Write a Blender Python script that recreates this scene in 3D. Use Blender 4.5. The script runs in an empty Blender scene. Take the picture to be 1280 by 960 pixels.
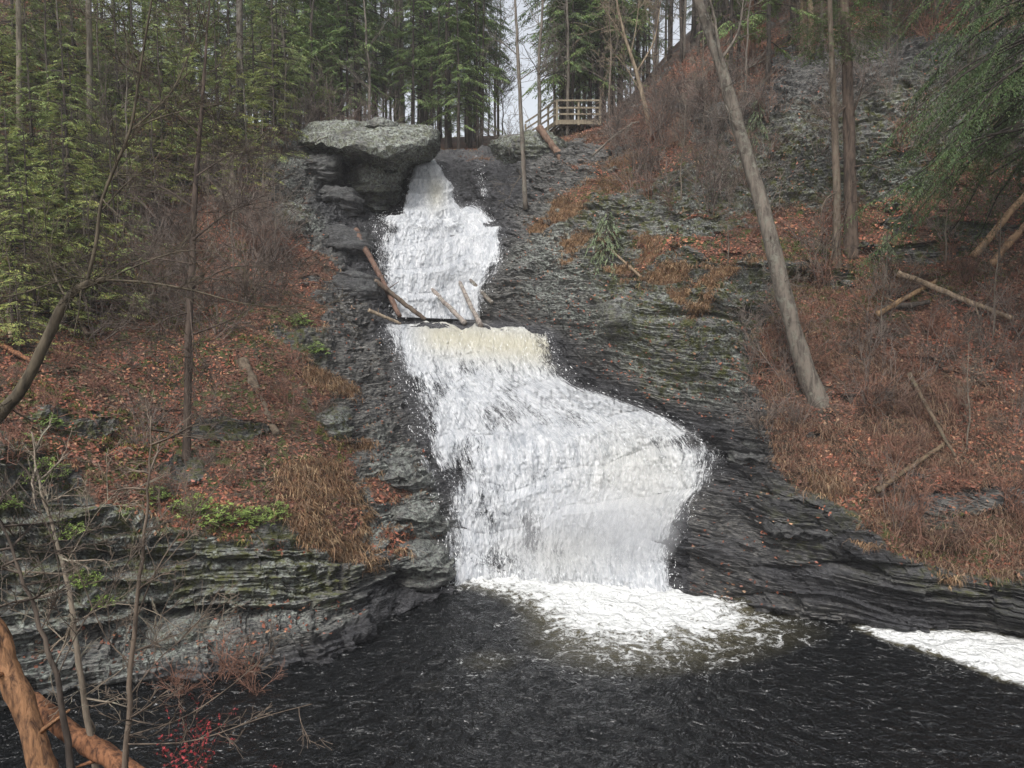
import bpy, math, random
import numpy as np
from mathutils import Vector, Matrix
from mathutils.bvhtree import BVHTree

SC = bpy.context.scene
COL = SC.collection
rng = np.random.default_rng(7)
random.seed(7)

# ------------------------------------------------------------------ camera
F = 985.0
CH = 8.0
TH = math.atan(90 / F)
FWD = np.array([0, math.cos(TH), -math.sin(TH)])
UP = np.array([0, math.sin(TH), math.cos(TH)])
RT = np.array([1.0, 0, 0])

def W(px, py, Y):
    """point of the valley seen along pixel (px,py) of the 1280x960 photo at distance Y in front of the camera"""
    px, py, Y = np.broadcast_arrays(np.asarray(px, float), np.asarray(py, float), np.asarray(Y, float))
    d = FWD + ((px - 640) / F)[..., None] * RT + ((480 - py) / F)[..., None] * UP
    return np.array([0, 0, CH]) + d * (Y / d[..., 1])[..., None]

def YW(py, z=0.0):
    d = FWD + ((480 - py) / F) * UP
    return (z - CH) / d[2] * d[1]

def PIX(P):
    q = P - np.array([0, 0, CH])
    f = q @ FWD
    f = np.where(f < 0.1, 0.1, f)
    return 640 + F * (q @ RT) / f, 480 - F * (q @ UP) / f

cam_d = bpy.data.cameras.new('camera')
cam = bpy.data.objects.new('camera', cam_d)
COL.objects.link(cam)
cam.location = (0, 0, CH)
cam.rotation_euler = (math.pi / 2 - TH, 0, 0)
cam_d.sensor_width = 36
cam_d.lens = 36 * F / 1280
cam_d.clip_start = 0.1
cam_d.clip_end = 2000
SC.camera = cam

# ------------------------------------------------------------------ noise
def _h(i, j, k, s):
    n = (i.astype(np.int64) * 73856093) ^ (j.astype(np.int64) * 19349663) ^ (k.astype(np.int64) * 83492791) ^ (s * 2654435761)
    n = (n ^ (n >> 13)) * 1274126177
    n = n & 0xffffffff
    n = ((n ^ (n >> 16)) * 2246822519) & 0xffffffff
    n = n ^ (n >> 13)
    return (n & 0xffffff) / float(0xffffff)

def vn(x, y, z, s=0):
    x, y, z = np.broadcast_arrays(np.asarray(x, float), np.asarray(y, float), np.asarray(z, float))
    i, j, k = np.floor(x), np.floor(y), np.floor(z)
    u, v, w = x - i, y - j, z - k
    u, v, w = u * u * (3 - 2 * u), v * v * (3 - 2 * v), w * w * (3 - 2 * w)
    i, j, k = i.astype(np.int64), j.astype(np.int64), k.astype(np.int64)
    r = 0
    for a in (0, 1):
        for b in (0, 1):
            for c in (0, 1):
                r = r + _h(i + a, j + b, k + c, s) * (u if a else 1 - u) * (v if b else 1 - v) * (w if c else 1 - w)
    return r * 2 - 1

def fbm(x, y, z, o=4, s=0):
    r, a, t = 0, 1.0, 0
    for q in range(o):
        r = r + a * vn(x * 2 ** q + 3.1 * q, y * 2 ** q + 1.7 * q, z * 2 ** q, s + q)
        t += a
        a *= 0.5
    return r / t

def inside(px, py, poly):
    c = np.zeros(px.shape, bool)
    n = len(poly)
    for i in range(n):
        x1, y1 = poly[i]
        x2, y2 = poly[(i + 1) % n]
        if y1 == y2:
            continue
        c ^= ((y1 > py) != (y2 > py)) & (px < (x2 - x1) * (py - y1) / (y2 - y1) + x1)
    return c

def blur(a, n0, n1):
    for ax, n in ((0, n0), (1, n1)):
        if n < 1:
            continue
        k = np.exp(-0.5 * (np.arange(-2 * n, 2 * n + 1) / n) ** 2)
        k /= k.sum()
        pad = [(0, 0)] * a.ndim
        pad[ax] = (2 * n, 2 * n)
        b = np.pad(a, pad, mode='reflect', reflect_type='odd') if a.ndim == 3 else np.pad(a, pad, mode='edge')
        r = np.zeros_like(a, dtype=float)
        for q, kk in enumerate(k):
            sl = [slice(None)] * a.ndim
            sl[ax] = slice(q, q + a.shape[ax])
            r += kk * b[tuple(sl)]
        a = r
    return a

# ------------------------------------------------------------------ meshes
def raw_mesh(name, V, Fc, smooth=True, attrs=None, mats=(), matidx=None):
    """V (n,3); Fc array (m,3|4) or list of such arrays"""
    me = bpy.data.meshes.new(name)
    if not isinstance(Fc, (list, tuple)):
        Fc = [Fc]
    Fc = [np.asarray(f, np.int32) for f in Fc if len(f)]
    V = np.asarray(V, np.float32)
    me.vertices.add(len(V))
    me.vertices.foreach_set('co', V.ravel())
    tot = np.concatenate([np.full(len(f), f.shape[1], np.int32) for f in Fc])
    loops = np.concatenate([f.ravel() for f in Fc])
    me.loops.add(len(loops))
    me.loops.foreach_set('vertex_index', loops)
    me.polygons.add(len(tot))
    st = np.concatenate([[0], np.cumsum(tot)[:-1]]).astype(np.int32)
    me.polygons.foreach_set('loop_start', st)
    me.polygons.foreach_set('use_smooth', np.full(len(tot), smooth, bool))
    for m in mats:
        me.materials.append(m)
    if matidx is not None:
        me.polygons.foreach_set('material_index', np.asarray(matidx, np.int32))
    if attrs:
        for k, a in attrs.items():
            a = np.asarray(a, np.float32)
            if a.ndim == 1:
                at = me.attributes.new(k, 'FLOAT', 'POINT')
                at.data.foreach_set('value', a)
            else:
                if a.shape[1] == 3:
                    a = np.concatenate([a, np.ones((len(a), 1), np.float32)], 1)
                at = me.attributes.new(k, 'FLOAT_COLOR', 'POINT')
                at.data.foreach_set('color', a.ravel())
    me.update(calc_edges=True)
    me.validate()
    return me

def obj(name, me, parent=None):
    o = bpy.data.objects.new(name, me)
    COL.objects.link(o)
    if parent is not None:
        o.parent = parent
    return o

def empty(name, loc=(0, 0, 0)):
    o = bpy.data.objects.new(name, None)
    COL.objects.link(o)
    o.location = loc
    o.empty_display_size = 0.3
    return o

def tag(o, label=None, cat=None, group=None, kind=None):
    if label: o['label'] = label
    if cat: o['category'] = cat
    if group: o['group'] = group
    if kind: o['kind'] = kind
    return o

def copy_tree(o, parent=None):
    c = o.copy()
    COL.objects.link(c)
    if parent is not None:
        c.parent = parent
    for ch in list(o.children):
        copy_tree(ch, c)
    return c

def grid_faces(nr, nc):
    i = np.arange(nr * nc).reshape(nr, nc)
    return np.stack([i[:-1, :-1], i[:-1, 1:], i[1:, 1:], i[1:, :-1]], -1).reshape(-1, 4)

class Tubes:
    """collects tapered polylines and blobs into one mesh"""
    def __init__(s):
        s.V, s.Q, s.T, s.C, s.n = [], [], [], [], 0
    def add(s, P, R, k=3, col=(1, 1, 1), wob=0.0, cap=True):
        P = np.asarray(P, float)
        R = np.broadcast_to(np.asarray(R, float), (len(P),))
        T = np.gradient(P, axis=0)
        T /= np.linalg.norm(T, axis=1)[:, None] + 1e-9
        ref = np.array([0, 0, 1.0]) if abs(T[0][2]) < 0.8 else np.array([1.0, 0, 0])
        A = np.cross(T, ref)
        A /= np.linalg.norm(A, axis=1)[:, None] + 1e-9
        B = np.cross(T, A)
        an = np.arange(k) * 2 * math.pi / k
        rr = R[:, None] * np.ones(k)
        if wob:
            rr = rr * (1 + wob * rng.normal(size=rr.shape))
        ring = P[:, None] + rr[..., None] * (np.cos(an)[None, :, None] * A[:, None] + np.sin(an)[None, :, None] * B[:, None])
        n = len(P)
        i = s.n + np.arange(n * k).reshape(n, k)
        j = np.roll(i, -1, 1)
        s.Q.append(np.stack([i[:-1], j[:-1], j[1:], i[1:]], -1).reshape(-1, 4))
        s.V.append(ring.reshape(-1, 3))
        s.C.append(np.tile(np.asarray(col, float), (n * k, 1)))
        s.n += n * k
        if cap:
            for e, r in ((0, i[0][::-1]), (n - 1, i[-1])):
                s.V.append(P[e][None])
                s.C.append(np.asarray(col, float)[None])
                s.T.append(np.stack([r, np.roll(r, -1), np.full(k, s.n)], -1))
                s.n += 1
    def box(s, a, b, w, h, up=(0, 0, 1), col=(1, 1, 1)):
        """beam from a to b, section w x h"""
        a, b, up = np.asarray(a, float), np.asarray(b, float), np.asarray(up, float)
        t = b - a
        t /= np.linalg.norm(t)
        x = np.cross(t, up); x /= np.linalg.norm(x)
        y = np.cross(x, t)
        c = [p + sx * x * w / 2 + sy * y * h / 2 for p in (a, b) for sx, sy in ((-1, -1), (1, -1), (1, 1), (-1, 1))]
        i = s.n
        s.V.append(np.array(c)); s.C.append(np.tile(np.asarray(col, float), (8, 1)))
        s.Q.append(np.array([[0, 3, 2, 1], [4, 5, 6, 7], [0, 1, 5, 4], [1, 2, 6, 5], [2, 3, 7, 6], [3, 0, 4, 7]]) + i)
        s.n += 8
    def mesh(s, name, mat, smooth=True):
        return raw_mesh(name, np.concatenate(s.V), [np.concatenate(s.Q)] + ([np.concatenate(s.T)] if s.T else []), smooth,
                        {'tint': np.concatenate(s.C)}, [mat])

def quads(c, u, v, col, bend=None):
    """leaf shaped diamonds, centre c, half axes u (long) and v"""
    n = len(c)
    V = np.stack([c - u, c + v - u * 0.1, c + u, c - v - u * 0.1], 1)
    if bend is not None:
        V[:, 2, 2] += bend
        V[:, 0, 2] += bend * 0.5
    return V.reshape(-1, 3), np.arange(n * 4).reshape(n, 4), np.repeat(col, 4, 0)

def unit(a):
    return a / (np.linalg.norm(a, axis=-1, keepdims=True) + 1e-9)

# ------------------------------------------------------------------ materials
class M:
    def __init__(s, name):
        s.m = bpy.data.materials.new(name)
        s.m.use_nodes = True
        s.t = s.m.node_tree
        s.N = s.t.nodes
        s.N.clear()
        s.out = s.n('ShaderNodeOutputMaterial')
    def n(s, typ, ins=None, **kw):
        x = s.N.new(typ)
        for k, v in kw.items():
            setattr(x, k, v)
        for k, v in (ins or {}).items():
            s.set(x, k, v)
        return x
    def set(s, x, k, v):
        sk = x.inputs[k]
        if isinstance(v, bpy.types.NodeSocket):
            s.t.links.new(v, sk)
        elif isinstance(v, bpy.types.Node):
            s.t.links.new(v.outputs[0], sk)
        elif isinstance(v, (tuple, list)) and len(v) == 3 and len(sk.default_value) == 4:
            sk.default_value = (*v, 1)
        else:
            sk.default_value = v
    def attr(s, name, out='Fac'):
        return s.n('ShaderNodeAttribute', attribute_name=name).outputs[out]
    def math(s, op, a, b=0.0, clamp=False):
        return s.n('ShaderNodeMath', {0: a, 1: b}, operation=op, use_clamp=clamp).outputs[0]
    def mix(s, f, a, b, mode='MIX'):
        return s.n('ShaderNodeMixRGB', {0: f, 1: a, 2: b}, blend_type=mode).outputs[0]
    def ramp(s, f, a, b, lo=0.0, hi=1.0):
        return s.n('ShaderNodeMapRange', {0: f, 1: a, 2: b, 3: lo, 4: hi}).outputs[0]
    def coords(s, scale=(1, 1, 1), rot=(0, 0, 0), src='Object'):
        tc = s.n('ShaderNodeTexCoord')
        return s.n('ShaderNodeMapping', {0: tc.outputs[src], 'Scale': scale, 'Rotation': rot}).outputs[0]
    def noise(s, vec, scale, det=4, rough=0.55, dist=0.0):
        return s.n('ShaderNodeTexNoise', {'Vector': vec, 'Scale': scale, 'Detail': det, 'Roughness': rough, 'Distortion': dist}).outputs[0]
    def done(s, shader):
        s.t.links.new(shader.outputs[0] if isinstance(shader, bpy.types.Node) else shader, s.out.inputs[0])
        return s.m

def mat_foliage(name, rough=0.55, trans=0.25, spec=0.3):
    m = M(name)
    c = m.attr('tint', 'Color')
    p = m.n('ShaderNodeBsdfPrincipled', {'Base Color': c, 'Roughness': rough, 'Specular IOR Level': spec})
    t = m.n('ShaderNodeBsdfTranslucent', {0: c})
    return m.done(m.n('ShaderNodeMixShader', {0: trans, 1: p.outputs[0], 2: t.outputs[0]}))

def mat_bark(name, base, dark, scale=6.0, bump=0.6, lichen=None):
    m = M(name)
    v = m.coords((1, 1, 0.22))
    n = m.noise(v, scale, 6, 0.65, 0.3)
    v2 = m.coords()
    n2 = m.noise(v2, 5.5, 6, 0.7)
    c = m.mix(m.ramp(n, 0.38, 0.58), dark, base)
    if lichen:
        c = m.mix(m.ramp(n2, 0.52, 0.62), c, lichen)
    c = m.mix(1.0, c, m.attr('tint', 'Color'), 'MULTIPLY')
    b = m.n('ShaderNodeBump', {'Strength': bump, 'Distance': 0.03, 'Height': n})
    return m.done(m.n('ShaderNodeBsdfPrincipled', {'Base Color': c, 'Roughness': 0.85, 'Normal': b.outputs[0], 'Specular IOR Level': 0.2}))

def mat_rock():
    m = M('layered_rock')
    o = m.coords()
    warp = m.noise(o, 0.5, 3)
    vs = m.coords((1, 1, 7), (0.04, 0.03, 0))
    st = m.noise(vs, 2.4, 9, 0.72, 0.1)
    st2 = m.noise(vs, 6.0, 6, 0.7, 0.3)
    g = m.noise(o, 14, 6, 0.7)
    c = m.mix(m.ramp(st, 0.36, 0.66), (0.038, 0.036, 0.034), (0.27, 0.26, 0.235))
    c = m.mix(m.ramp(st2, 0.58, 0.4), c, (0.02, 0.022, 0.026))
    # pale lichen blotches
    li = m.math('MULTIPLY', m.ramp(m.noise(o, 9, 7, 0.75), 0.47, 0.58), m.ramp(m.noise(o, 0.8, 3), 0.34, 0.55))
    li = m.math('MULTIPLY', li, m.attr('lich'))
    c = m.mix(li, c, m.mix(g, (0.17, 0.20, 0.17), (0.42, 0.44, 0.40)))
    # moss
    mo = m.math('MULTIPLY', m.attr('moss'), m.ramp(m.noise(o, 3.2, 6, 0.7), 0.46, 0.60), True)
    c = m.mix(mo, c, m.mix(g, (0.035, 0.045, 0.014), (0.12, 0.12, 0.035)))
    # wet
    wet = m.attr('wet')
    wc = m.mix(m.ramp(st2, 0.35, 0.65), (0.012, 0.012, 0.014), (0.105, 0.105, 0.112))
    c = m.mix(m.math('MULTIPLY', wet, 0.93), c, wc)
    # soil and rotting leaves
    soil = m.attr('leaf')
    vor = m.n('ShaderNodeTexVoronoi', {'Vector': o, 'Scale': 17.0, 'Randomness': 1.0})
    sc = m.mix(m.n('ShaderNodeSeparateColor', {0: vor.outputs['Color']}).outputs[0], (0.05, 0.026, 0.016), (0.20, 0.095, 0.06))
    sc = m.mix(m.ramp(m.noise(o, 1.1, 5, 0.65), 0.42, 0.6), sc, (0.05, 0.04, 0.028))
    sc = m.mix(m.math('MULTIPLY', m.attr('moss'), m.ramp(m.noise(o, 2.2, 4), 0.48, 0.6)), sc, (0.065, 0.075, 0.018))
    sm = m.ramp(m.math('ADD', soil, m.math('MULTIPLY', m.math('SUBTRACT', m.noise(o, 4.5, 6, 0.7), 0.5), 1.1)), 0.42, 0.58)
    c = m.mix(sm, c, sc)
    # dry grass mat
    gr = m.ramp(m.math('ADD', m.attr('grass'), m.math('MULTIPLY', m.math('SUBTRACT', m.noise(o, 4, 6, 0.7), 0.5), 1.0)), 0.45, 0.6)
    c = m.mix(gr, c, m.mix(m.noise(m.coords((9, 9, 1)), 5, 4), (0.08, 0.045, 0.022), (0.24, 0.14, 0.065)))
    rgh = m.ramp(m.math('MULTIPLY', wet, m.math('SUBTRACT', 1.0, sm)), 0, 1, 0.85, 0.27)
    h = m.math('ADD', m.math('MULTIPLY', st, 1.2), m.math('MULTIPLY', st2, m.math('ADD', 0.6, m.math('MULTIPLY', wet, 1.0))))
    h = m.math('ADD', h, m.math('MULTIPLY', g, 0.25))
    h = m.math('ADD', h, m.math('MULTIPLY', m.math('MULTIPLY', vor.outputs['Distance'], sm), 0.8))
    b = m.n('ShaderNodeBump', {'Strength': 1.0, 'Distance': 0.06, 'Height': h})
    return m.done(m.n('ShaderNodeBsdfPrincipled', {'Base Color': c, 'Roughness': rgh, 'Normal': b.outputs[0], 'Specular IOR Level': 0.45}))

def mat_pool():
    m = M('dark_pool_water')
    o = m.coords()
    f = m.attr('foam')
    vs = m.coords((1, 1, 1))
    n3 = m.noise(m.coords((1, 2.0, 1), (0, 0, 0.25)), 2.6, 9, 0.78, 2.6)
    n4 = m.noise(vs, 0.45, 3, 0.6, 0.5)
    n1 = m.noise(vs, 1.6, 10, 0.74, 1.6)
    n2 = m.noise(vs, 9, 6, 0.7, 0.8)
    lace = m.math('ADD', m.math('MULTIPLY', n1, 0.65), m.math('MULTIPLY', n2, 0.35))
    k = m.ramp(m.math('ADD', f, m.math('MULTIPLY', m.math('SUBTRACT', lace, 0.5), 3.6)), 0.46, 0.72)
    k = m.math('MULTIPLY', k, m.ramp(f, 0.02, 0.12))
    k = m.math('MAXIMUM', k, m.math('MULTIPLY', m.ramp(n3, 0.60, 0.72), m.ramp(n4, 0.42, 0.62, 0.03, 0.40)))  # pale film: bubble flecks, with ripple glints painted into the colour
    h = m.math('ADD', m.noise(m.coords((1.0, 1.25, 1), (0, 0, 0.5)), 2.4, 3, 0.55, 0.9), m.math('MULTIPLY', m.noise(m.coords((1.5, 1, 1), (0, 0, -0.4)), 6, 3, 0.5, 0.8), 0.35))
    b = m.n('ShaderNodeBump', {'Strength': 1.0, 'Distance': 0.22, 'Height': m.math('ADD', h, m.math('MULTIPLY', k, 0.1))})
    brn = m.mix(m.ramp(f, 0.22, 0.7), (0.004, 0.0045, 0.005), (0.09, 0.08, 0.045))
    w = m.n('ShaderNodeBsdfPrincipled', {'Base Color': brn, 'Roughness': 0.04, 'IOR': 1.4, 'Normal': b.outputs[0]})
    fo = m.n('ShaderNodeBsdfPrincipled', {'Base Color': m.mix(n2, (0.50, 0.505, 0.48), (0.76, 0.77, 0.77)), 'Roughness': 0.7, 'Normal': b.outputs[0]})
    return m.done(m.n('ShaderNodeMixShader', {0: k, 1: w.outputs[0], 2: fo.outputs[0]}))

def mat_fall():
    m = M('falling_white_water')
    uv = m.n('ShaderNodeUVMap', uv_map='flow').outputs[0]
    def mp(sx, sy):
        return m.n('ShaderNodeMapping', {0: uv, 'Scale': (sx, sy, 1)}).outputs[0]
    a = m.noise(mp(2.6, .75), 1.0, 9, 0.8, 0.7)
    bb = m.noise(mp(8.0, 2.8), 1.0, 7, 0.8, 1.2)
    cc = m.noise(mp(0.8, 0.55), 1.0, 4, 0.6, 0.3)
    s = m.math('ADD', m.math('MULTIPLY', a, 0.5), m.math('MULTIPLY', bb, 0.5))
    d = m.attr('dens')
    al = m.ramp(m.math('ADD', m.math('ADD', d, m.math('MULTIPLY', m.math('SUBTRACT', s, 0.5), 2.0)), m.math('MULTIPLY', m.math('SUBTRACT', cc, 0.5), 0.7)), 0.30, 0.55)
    tan = m.attr('tan')
    col = m.mix(m.ramp(s, 0.40, 0.59), (0.33, 0.36, 0.40), (0.84, 0.85, 0.86))
    col = m.mix(tan, col, m.mix(s, (0.34, 0.30, 0.17), (0.82, 0.79, 0.66)))
    b = m.n('ShaderNodeBump', {'Strength': 0.7, 'Distance': 0.2, 'Height': s})
    p = m.n('ShaderNodeBsdfPrincipled', {'Base Color': col, 'Roughness': 0.45, 'Normal': b.outputs[0]})
    tl = m.n('ShaderNodeBsdfTranslucent', {0: col})
    pt = m.n('ShaderNodeMixShader', {0: 0.2, 1: p.outputs[0], 2: tl.outputs[0]})
    tr = m.n('ShaderNodeBsdfTransparent')
    return m.done(m.n('ShaderNodeMixShader', {0: al, 1: tr.outputs[0], 2: pt.outputs[0]}))

def mat_mist(dens):
    m = M('mist')
    v = m.n('ShaderNodeVolumePrincipled', {'Color': (.97, .98, 1.0), 'Density': dens})
    m.t.links.new(v.outputs[0], m.out.inputs['Volume'])
    return m.m

def mat_flat(name, col, rough=0.8, ns=8, var=0.4, bump=0.3):
    m = M(name)
    n = m.noise(m.coords(), ns, 6, 0.65)
    c = m.mix(m.ramp(n, 0.3, 0.7), tuple(x * (1 - var) for x in col), tuple(min(1, x * (1 + var)) for x in col))
    b = m.n('ShaderNodeBump', {'Strength': bump, 'Distance': 0.02, 'Height': n})
    return m.done(m.n('ShaderNodeBsdfPrincipled', {'Base Color': c, 'Roughness': rough, 'Normal': b.outputs[0]}))

ROCK = mat_rock()
POOL = mat_pool()
FALL = mat_fall()
DROP = mat_flat('water_drops', (0.85, 0.87, 0.88), 0.4, 3, 0.05, 0)
HEM = mat_foliage('hemlock_needles', 0.6, 0.25)
LEAF = mat_foliage('fallen_leaves', 0.7, 0.1, 0.2)
GRASS = mat_foliage('dry_grass', 0.75, 0.2, 0.2)
RHODO = mat_foliage('glossy_leaves', 0.35, 0.15, 0.5)
BERRY = mat_foliage('red_leaves', 0.5, 0.15)
B_GREY = mat_bark('grey_bark', (0.17, 0.145, 0.12), (0.07, 0.06, 0.05), 7, 1.0, (0.17, 0.165, 0.135))
B_DARK = mat_bark('dark_bark', (0.085, 0.07, 0.058), (0.03, 0.025, 0.022), 7, 0.7)
B_TWIG = mat_bark('twig_bark', (0.16, 0.13, 0.11), (0.10, 0.08, 0.07), 9, 0.2)
B_PALE = mat_bark('pale_dead_wood', (0.36, 0.29, 0.21), (0.16, 0.12, 0.085), 8, 0.6)
B_ORANGE = mat_bark('peeled_orange_wood', (0.31, 0.165, 0.085), (0.07, 0.04, 0.027), 20, 1.0)
LUMBER = mat_bark('weathered_lumber', (0.26, 0.22, 0.155), (0.16, 0.135, 0.10), 9, 0.2)
# ------------------------------------------------------------------ terrain
# one column of the valley side per entry: x in the photo, waterline, then (height in photo, distance) upward
def c_(px, wl, *rows):
    return [(px, wl, None)] + [(r[2] if len(r) == 3 else px, r[0], r[1]) for r in rows]
CT = [
 c_(-900, 1080, (980,11.6),(640,12),(560,13.5),(470,15.5),(380,17.5),(290,20),(190,23),(90,26),(-10,30),(-140,35),(-280,42),(-350,58),(-400,110)),
 c_(-400, 985, (900,13.7),(620,14.2),(540,16),(460,18),(380,20.5),(300,23),(210,26),(120,29),(30,33),(-80,38),(-200,45),(-260,60),(-320,110)),
 c_(-150, 940, (850,14.6),(600,15.2),(520,17),(440,19.5),(370,22),(290,25),(210,28),(120,31.5),(30,35.5),(-70,41),(-170,48),(-230,62),(-260,110)),
 c_(0, 895, (800,15.9),(570,16.5),(520,18),(450,20.5),(380,23.5),(300,27),(220,30),(140,33.5),(60,37.5),(-20,43),(-80,50),(-120,64),(-130,110)),
 c_(100, 868, (790,16.8),(625,17.3),(560,18.8),(490,21),(420,24),(340,27.5),(260,31),(180,35),(110,39),(45,44),(10,52),(0,66),(0,110)),
 c_(200, 850, (790,17.6),(668,17.9),(590,20),(510,22.5),(430,25),(350,28.5),(280,32),(210,36),(150,40),(100,45),(85,52),(85,68),(95,110)),
 c_(300, 845, (775,17.9),(674,18.5),(600,20.5),(520,23),(440,25.5),(370,28.5),(300,32),(240,35),(190,38),(160,42),(155,50),(160,68),(165,110)),
 c_(380, 835, (760,18.5),(682,19.2),(610,21.2),(530,23.5),(460,26),(390,29),(330,32),(270,34.8),(210,37),(172,40),(165,50),(165,68),(168,110)),
 c_(440, 808, (760,19.6),(695,20.2),(620,22),(540,24.5),(470,27),(400,30),(340,33),(290,35.5),(240,38),(180,41.5),(175,50),(170,68),(170,110)),
 c_(495, 775, (740,21),(700,21.5),(630,23),(560,25),(490,27.5),(430,30),(402,32.3),(335,34.8),(275,36.5),(185,42.5),(178,50),(172,68),(172,110)),
 c_(552, 738, (715,22.9),(680,23.6),(610,25.0),(530,27),(460,29.3),(409,31.4),(399,34.3),(320,36),(262,38.3),(200,41.2),(188,52),(172,70),(165,110)),
 c_(590, 722, (690,24.4),(640,25),(580,26),(520,27.5),(465,29.3),(410,31.2),(400,34.2),(325,36.2),(265,38.8),(196,41.5),(186,52),(170,70),(162,110)),
 c_(650, 722, (690,24.5),(640,25.1),(580,26),(520,27.6),(465,29.3),(412,30.8,645),(390,32.4,608),(315,34.6,630),(262,37.6,652),(196,42,640),(182,52,640),(170,70,640),(160,110,640)),
 c_(710, 722, (680,24.6),(620,25.3),(560,26.3),(510,27.6),(460,29.0),(418,30.2),(375,31.6,690),(315,33.6,700),(255,36.5),(195,40.5),(172,45),(163,58),(150,110)),
 c_(780, 728, (700,24.0),(640,24.8),(590,25.6),(540,26.5),(490,27.6),(430,28.9),(370,30.3),(310,32),(250,34.5),(190,38.5),(152,44),(135,60),(115,110)),
 c_(850, 745, (705,22.9),(650,23.7),(600,24.7),(560,25.4),(510,26.3),(440,27.6),(360,29),(305,30.5),(240,33.5),(160,37),(100,44),(50,60),(20,110)),
 c_(930, 762, (725,21.3),(665,22.2),(600,23.2),(550,24),(490,25.2),(420,26.6),(350,27.9),(295,29.5),(220,32.5),(120,36),(60,43),(-10,60),(-40,110)),
 c_(1000, 768, (738,20.5),(675,21.3),(610,22.4),(540,23.8),(470,25.3),(400,26.8),(335,28.3),(275,30.5),(190,32.8),(95,36),(30,43),(-50,60),(-80,110)),
 c_(1080, 776, (738,20.1),(695,20.3),(625,21.7),(550,23.2),(480,24.7),(410,26.2),(340,27.9),(270,30),(180,32),(80,35.2),(10,42),(-80,60),(-110,110)),
 c_(1160, 784, (752,19.6),(722,19.6),(650,20.8),(580,22.2),(500,23.8),(420,25.4),(340,27.2),(260,29.3),(170,31.2),(70,34.5),(-10,41),(-110,60),(-140,110)),
 c_(1280, 797, (770,18.8),(738,18.7),(670,19.8),(590,21.2),(510,22.7),(430,24.3),(340,26.1),(250,28.2),(150,30.3),(50,33.5),(-30,40),(-140,58),(-180,110)),
 c_(1450, 830, (800,17),(750,17.4),(680,18.5),(600,19.8),(510,21.3),(420,22.9),(330,24.7),(230,26.8),(120,29),(10,32),(-80,39),(-200,57),(-250,110)),
 c_(1900, 940, (880,14.2),(800,14.6),(720,15.6),(620,16.8),(510,18.2),(400,19.8),(290,21.8),(170,24),(40,26.5),(-100,30),(-220,37),(-380,54),(-450,110)),
]
ctl = []
for colm in CT:
    pts = []
    px0, wl, _ = colm[0]
    yw = float(YW(wl))
    p = W(px0, wl, yw)
    pts.append(p + np.array([0, -0.3, -2.5]))
    pts.append(p)
    for (px, py, Y) in colm[1:]:
        pts.append(W(px, py, Y))
    q = pts[-1].copy(); q[1] = 320; q[0] *= 2.6; q[2] = pts[-1][2] * 1.15
    pts.append(q)
    ctl.append(pts)
ctl = np.array(ctl)                      # (ncol, nrow, 3)
NCc, NRc = ctl.shape[:2]
RES = 1.0
HAZE = 0.0007
row_sub = [10] + [int(60 * RES)] * 10 + [40, 24, 16, 8]
col_px = [c[0][0] for c in CT]
col_sub = []
for a, b in zip(col_px[:-1], col_px[1:]):
    if b <= -300 or a >= 1400: col_sub.append(24)
    elif b <= 0 or a >= 1280: col_sub.append(50)
    else: col_sub.append(max(24, int((b - a) * 0.62 * RES)))
def densify(A, subs):
    out = []
    for i, n in enumerate(subs):
        t = np.linspace(0, 1, n, endpoint=False)
        out.append(A[i] + (A[i + 1] - A[i]) * t.reshape(-1, *([1] * (A.ndim - 1))))
    out.append(A[-1:])
    return np.concatenate([o if o.ndim == A.ndim else o[None] for o in out])
G = densify(ctl, col_sub)                              # columns
G = np.swapaxes(densify(np.swapaxes(G, 0, 1), row_sub), 0, 1)
G = blur(G, 11, 9)
NX, NZ = G.shape[:2]
smoothG = G.copy()
gx = np.gradient(G, axis=0); gz = np.gradient(G, axis=1)
Nrm = unit(np.cross(gx, gz))
flip = np.sign((Nrm * (np.array([0, 0, CH]) - G)).sum(-1, keepdims=True))
# near the far plateau normals point up
Nrm = np.where(Nrm[..., 2:3] < -0.3, -Nrm, Nrm)
PX, PY = PIX(G)
X, Yy, Z = G[..., 0], G[..., 1], G[..., 2]
j1 = fbm(X * .8, Yy * .8, Z * .8, 4, 11) * 26
j2 = fbm(X * .8, Yy * .8, Z * .8, 4, 31) * 18
jx, jy = PX + j1, PY + j2

LEAFP = [
 [(-900,330),(0,330),(60,390),(130,385),(200,380),(300,395),(370,430),(400,480),(425,540),(440,600),(430,680),(400,684),(360,668),(240,655),(130,640),(100,585),(0,545),(-900,560)],
 [(-900,-600),(600,-600),(560,188),(330,168),(330,240),(380,300),(400,340),(400,420),(300,400),(200,390),(100,400),(-900,400)],
 [(455,600),(500,590),(520,612),(470,625)],[(470,655),(545,660),(550,680),(480,690)],
 [(770,345),(830,322),(960,318),(1010,325),(1060,330),(1100,330),(1280,200),(1280,190),(1180,225),(1060,262),(980,250),(900,262),(820,290),(780,310)],
 [(935,420),(980,345),(1100,320),(1280,190),(2400,150),(2400,760),(1280,735),(1200,722),(1130,695),(1060,650),(990,600),(955,540),(940,480)],
 [(600,188),(700,165),(780,195),(840,160),(930,120),(1000,75),(1100,55),(1280,30),(2400,-100),(2400,-900),(560,-900),(560,190)],
 [(690,240),(780,190),(850,160),(900,165),(830,215),(740,250)],
]
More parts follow.
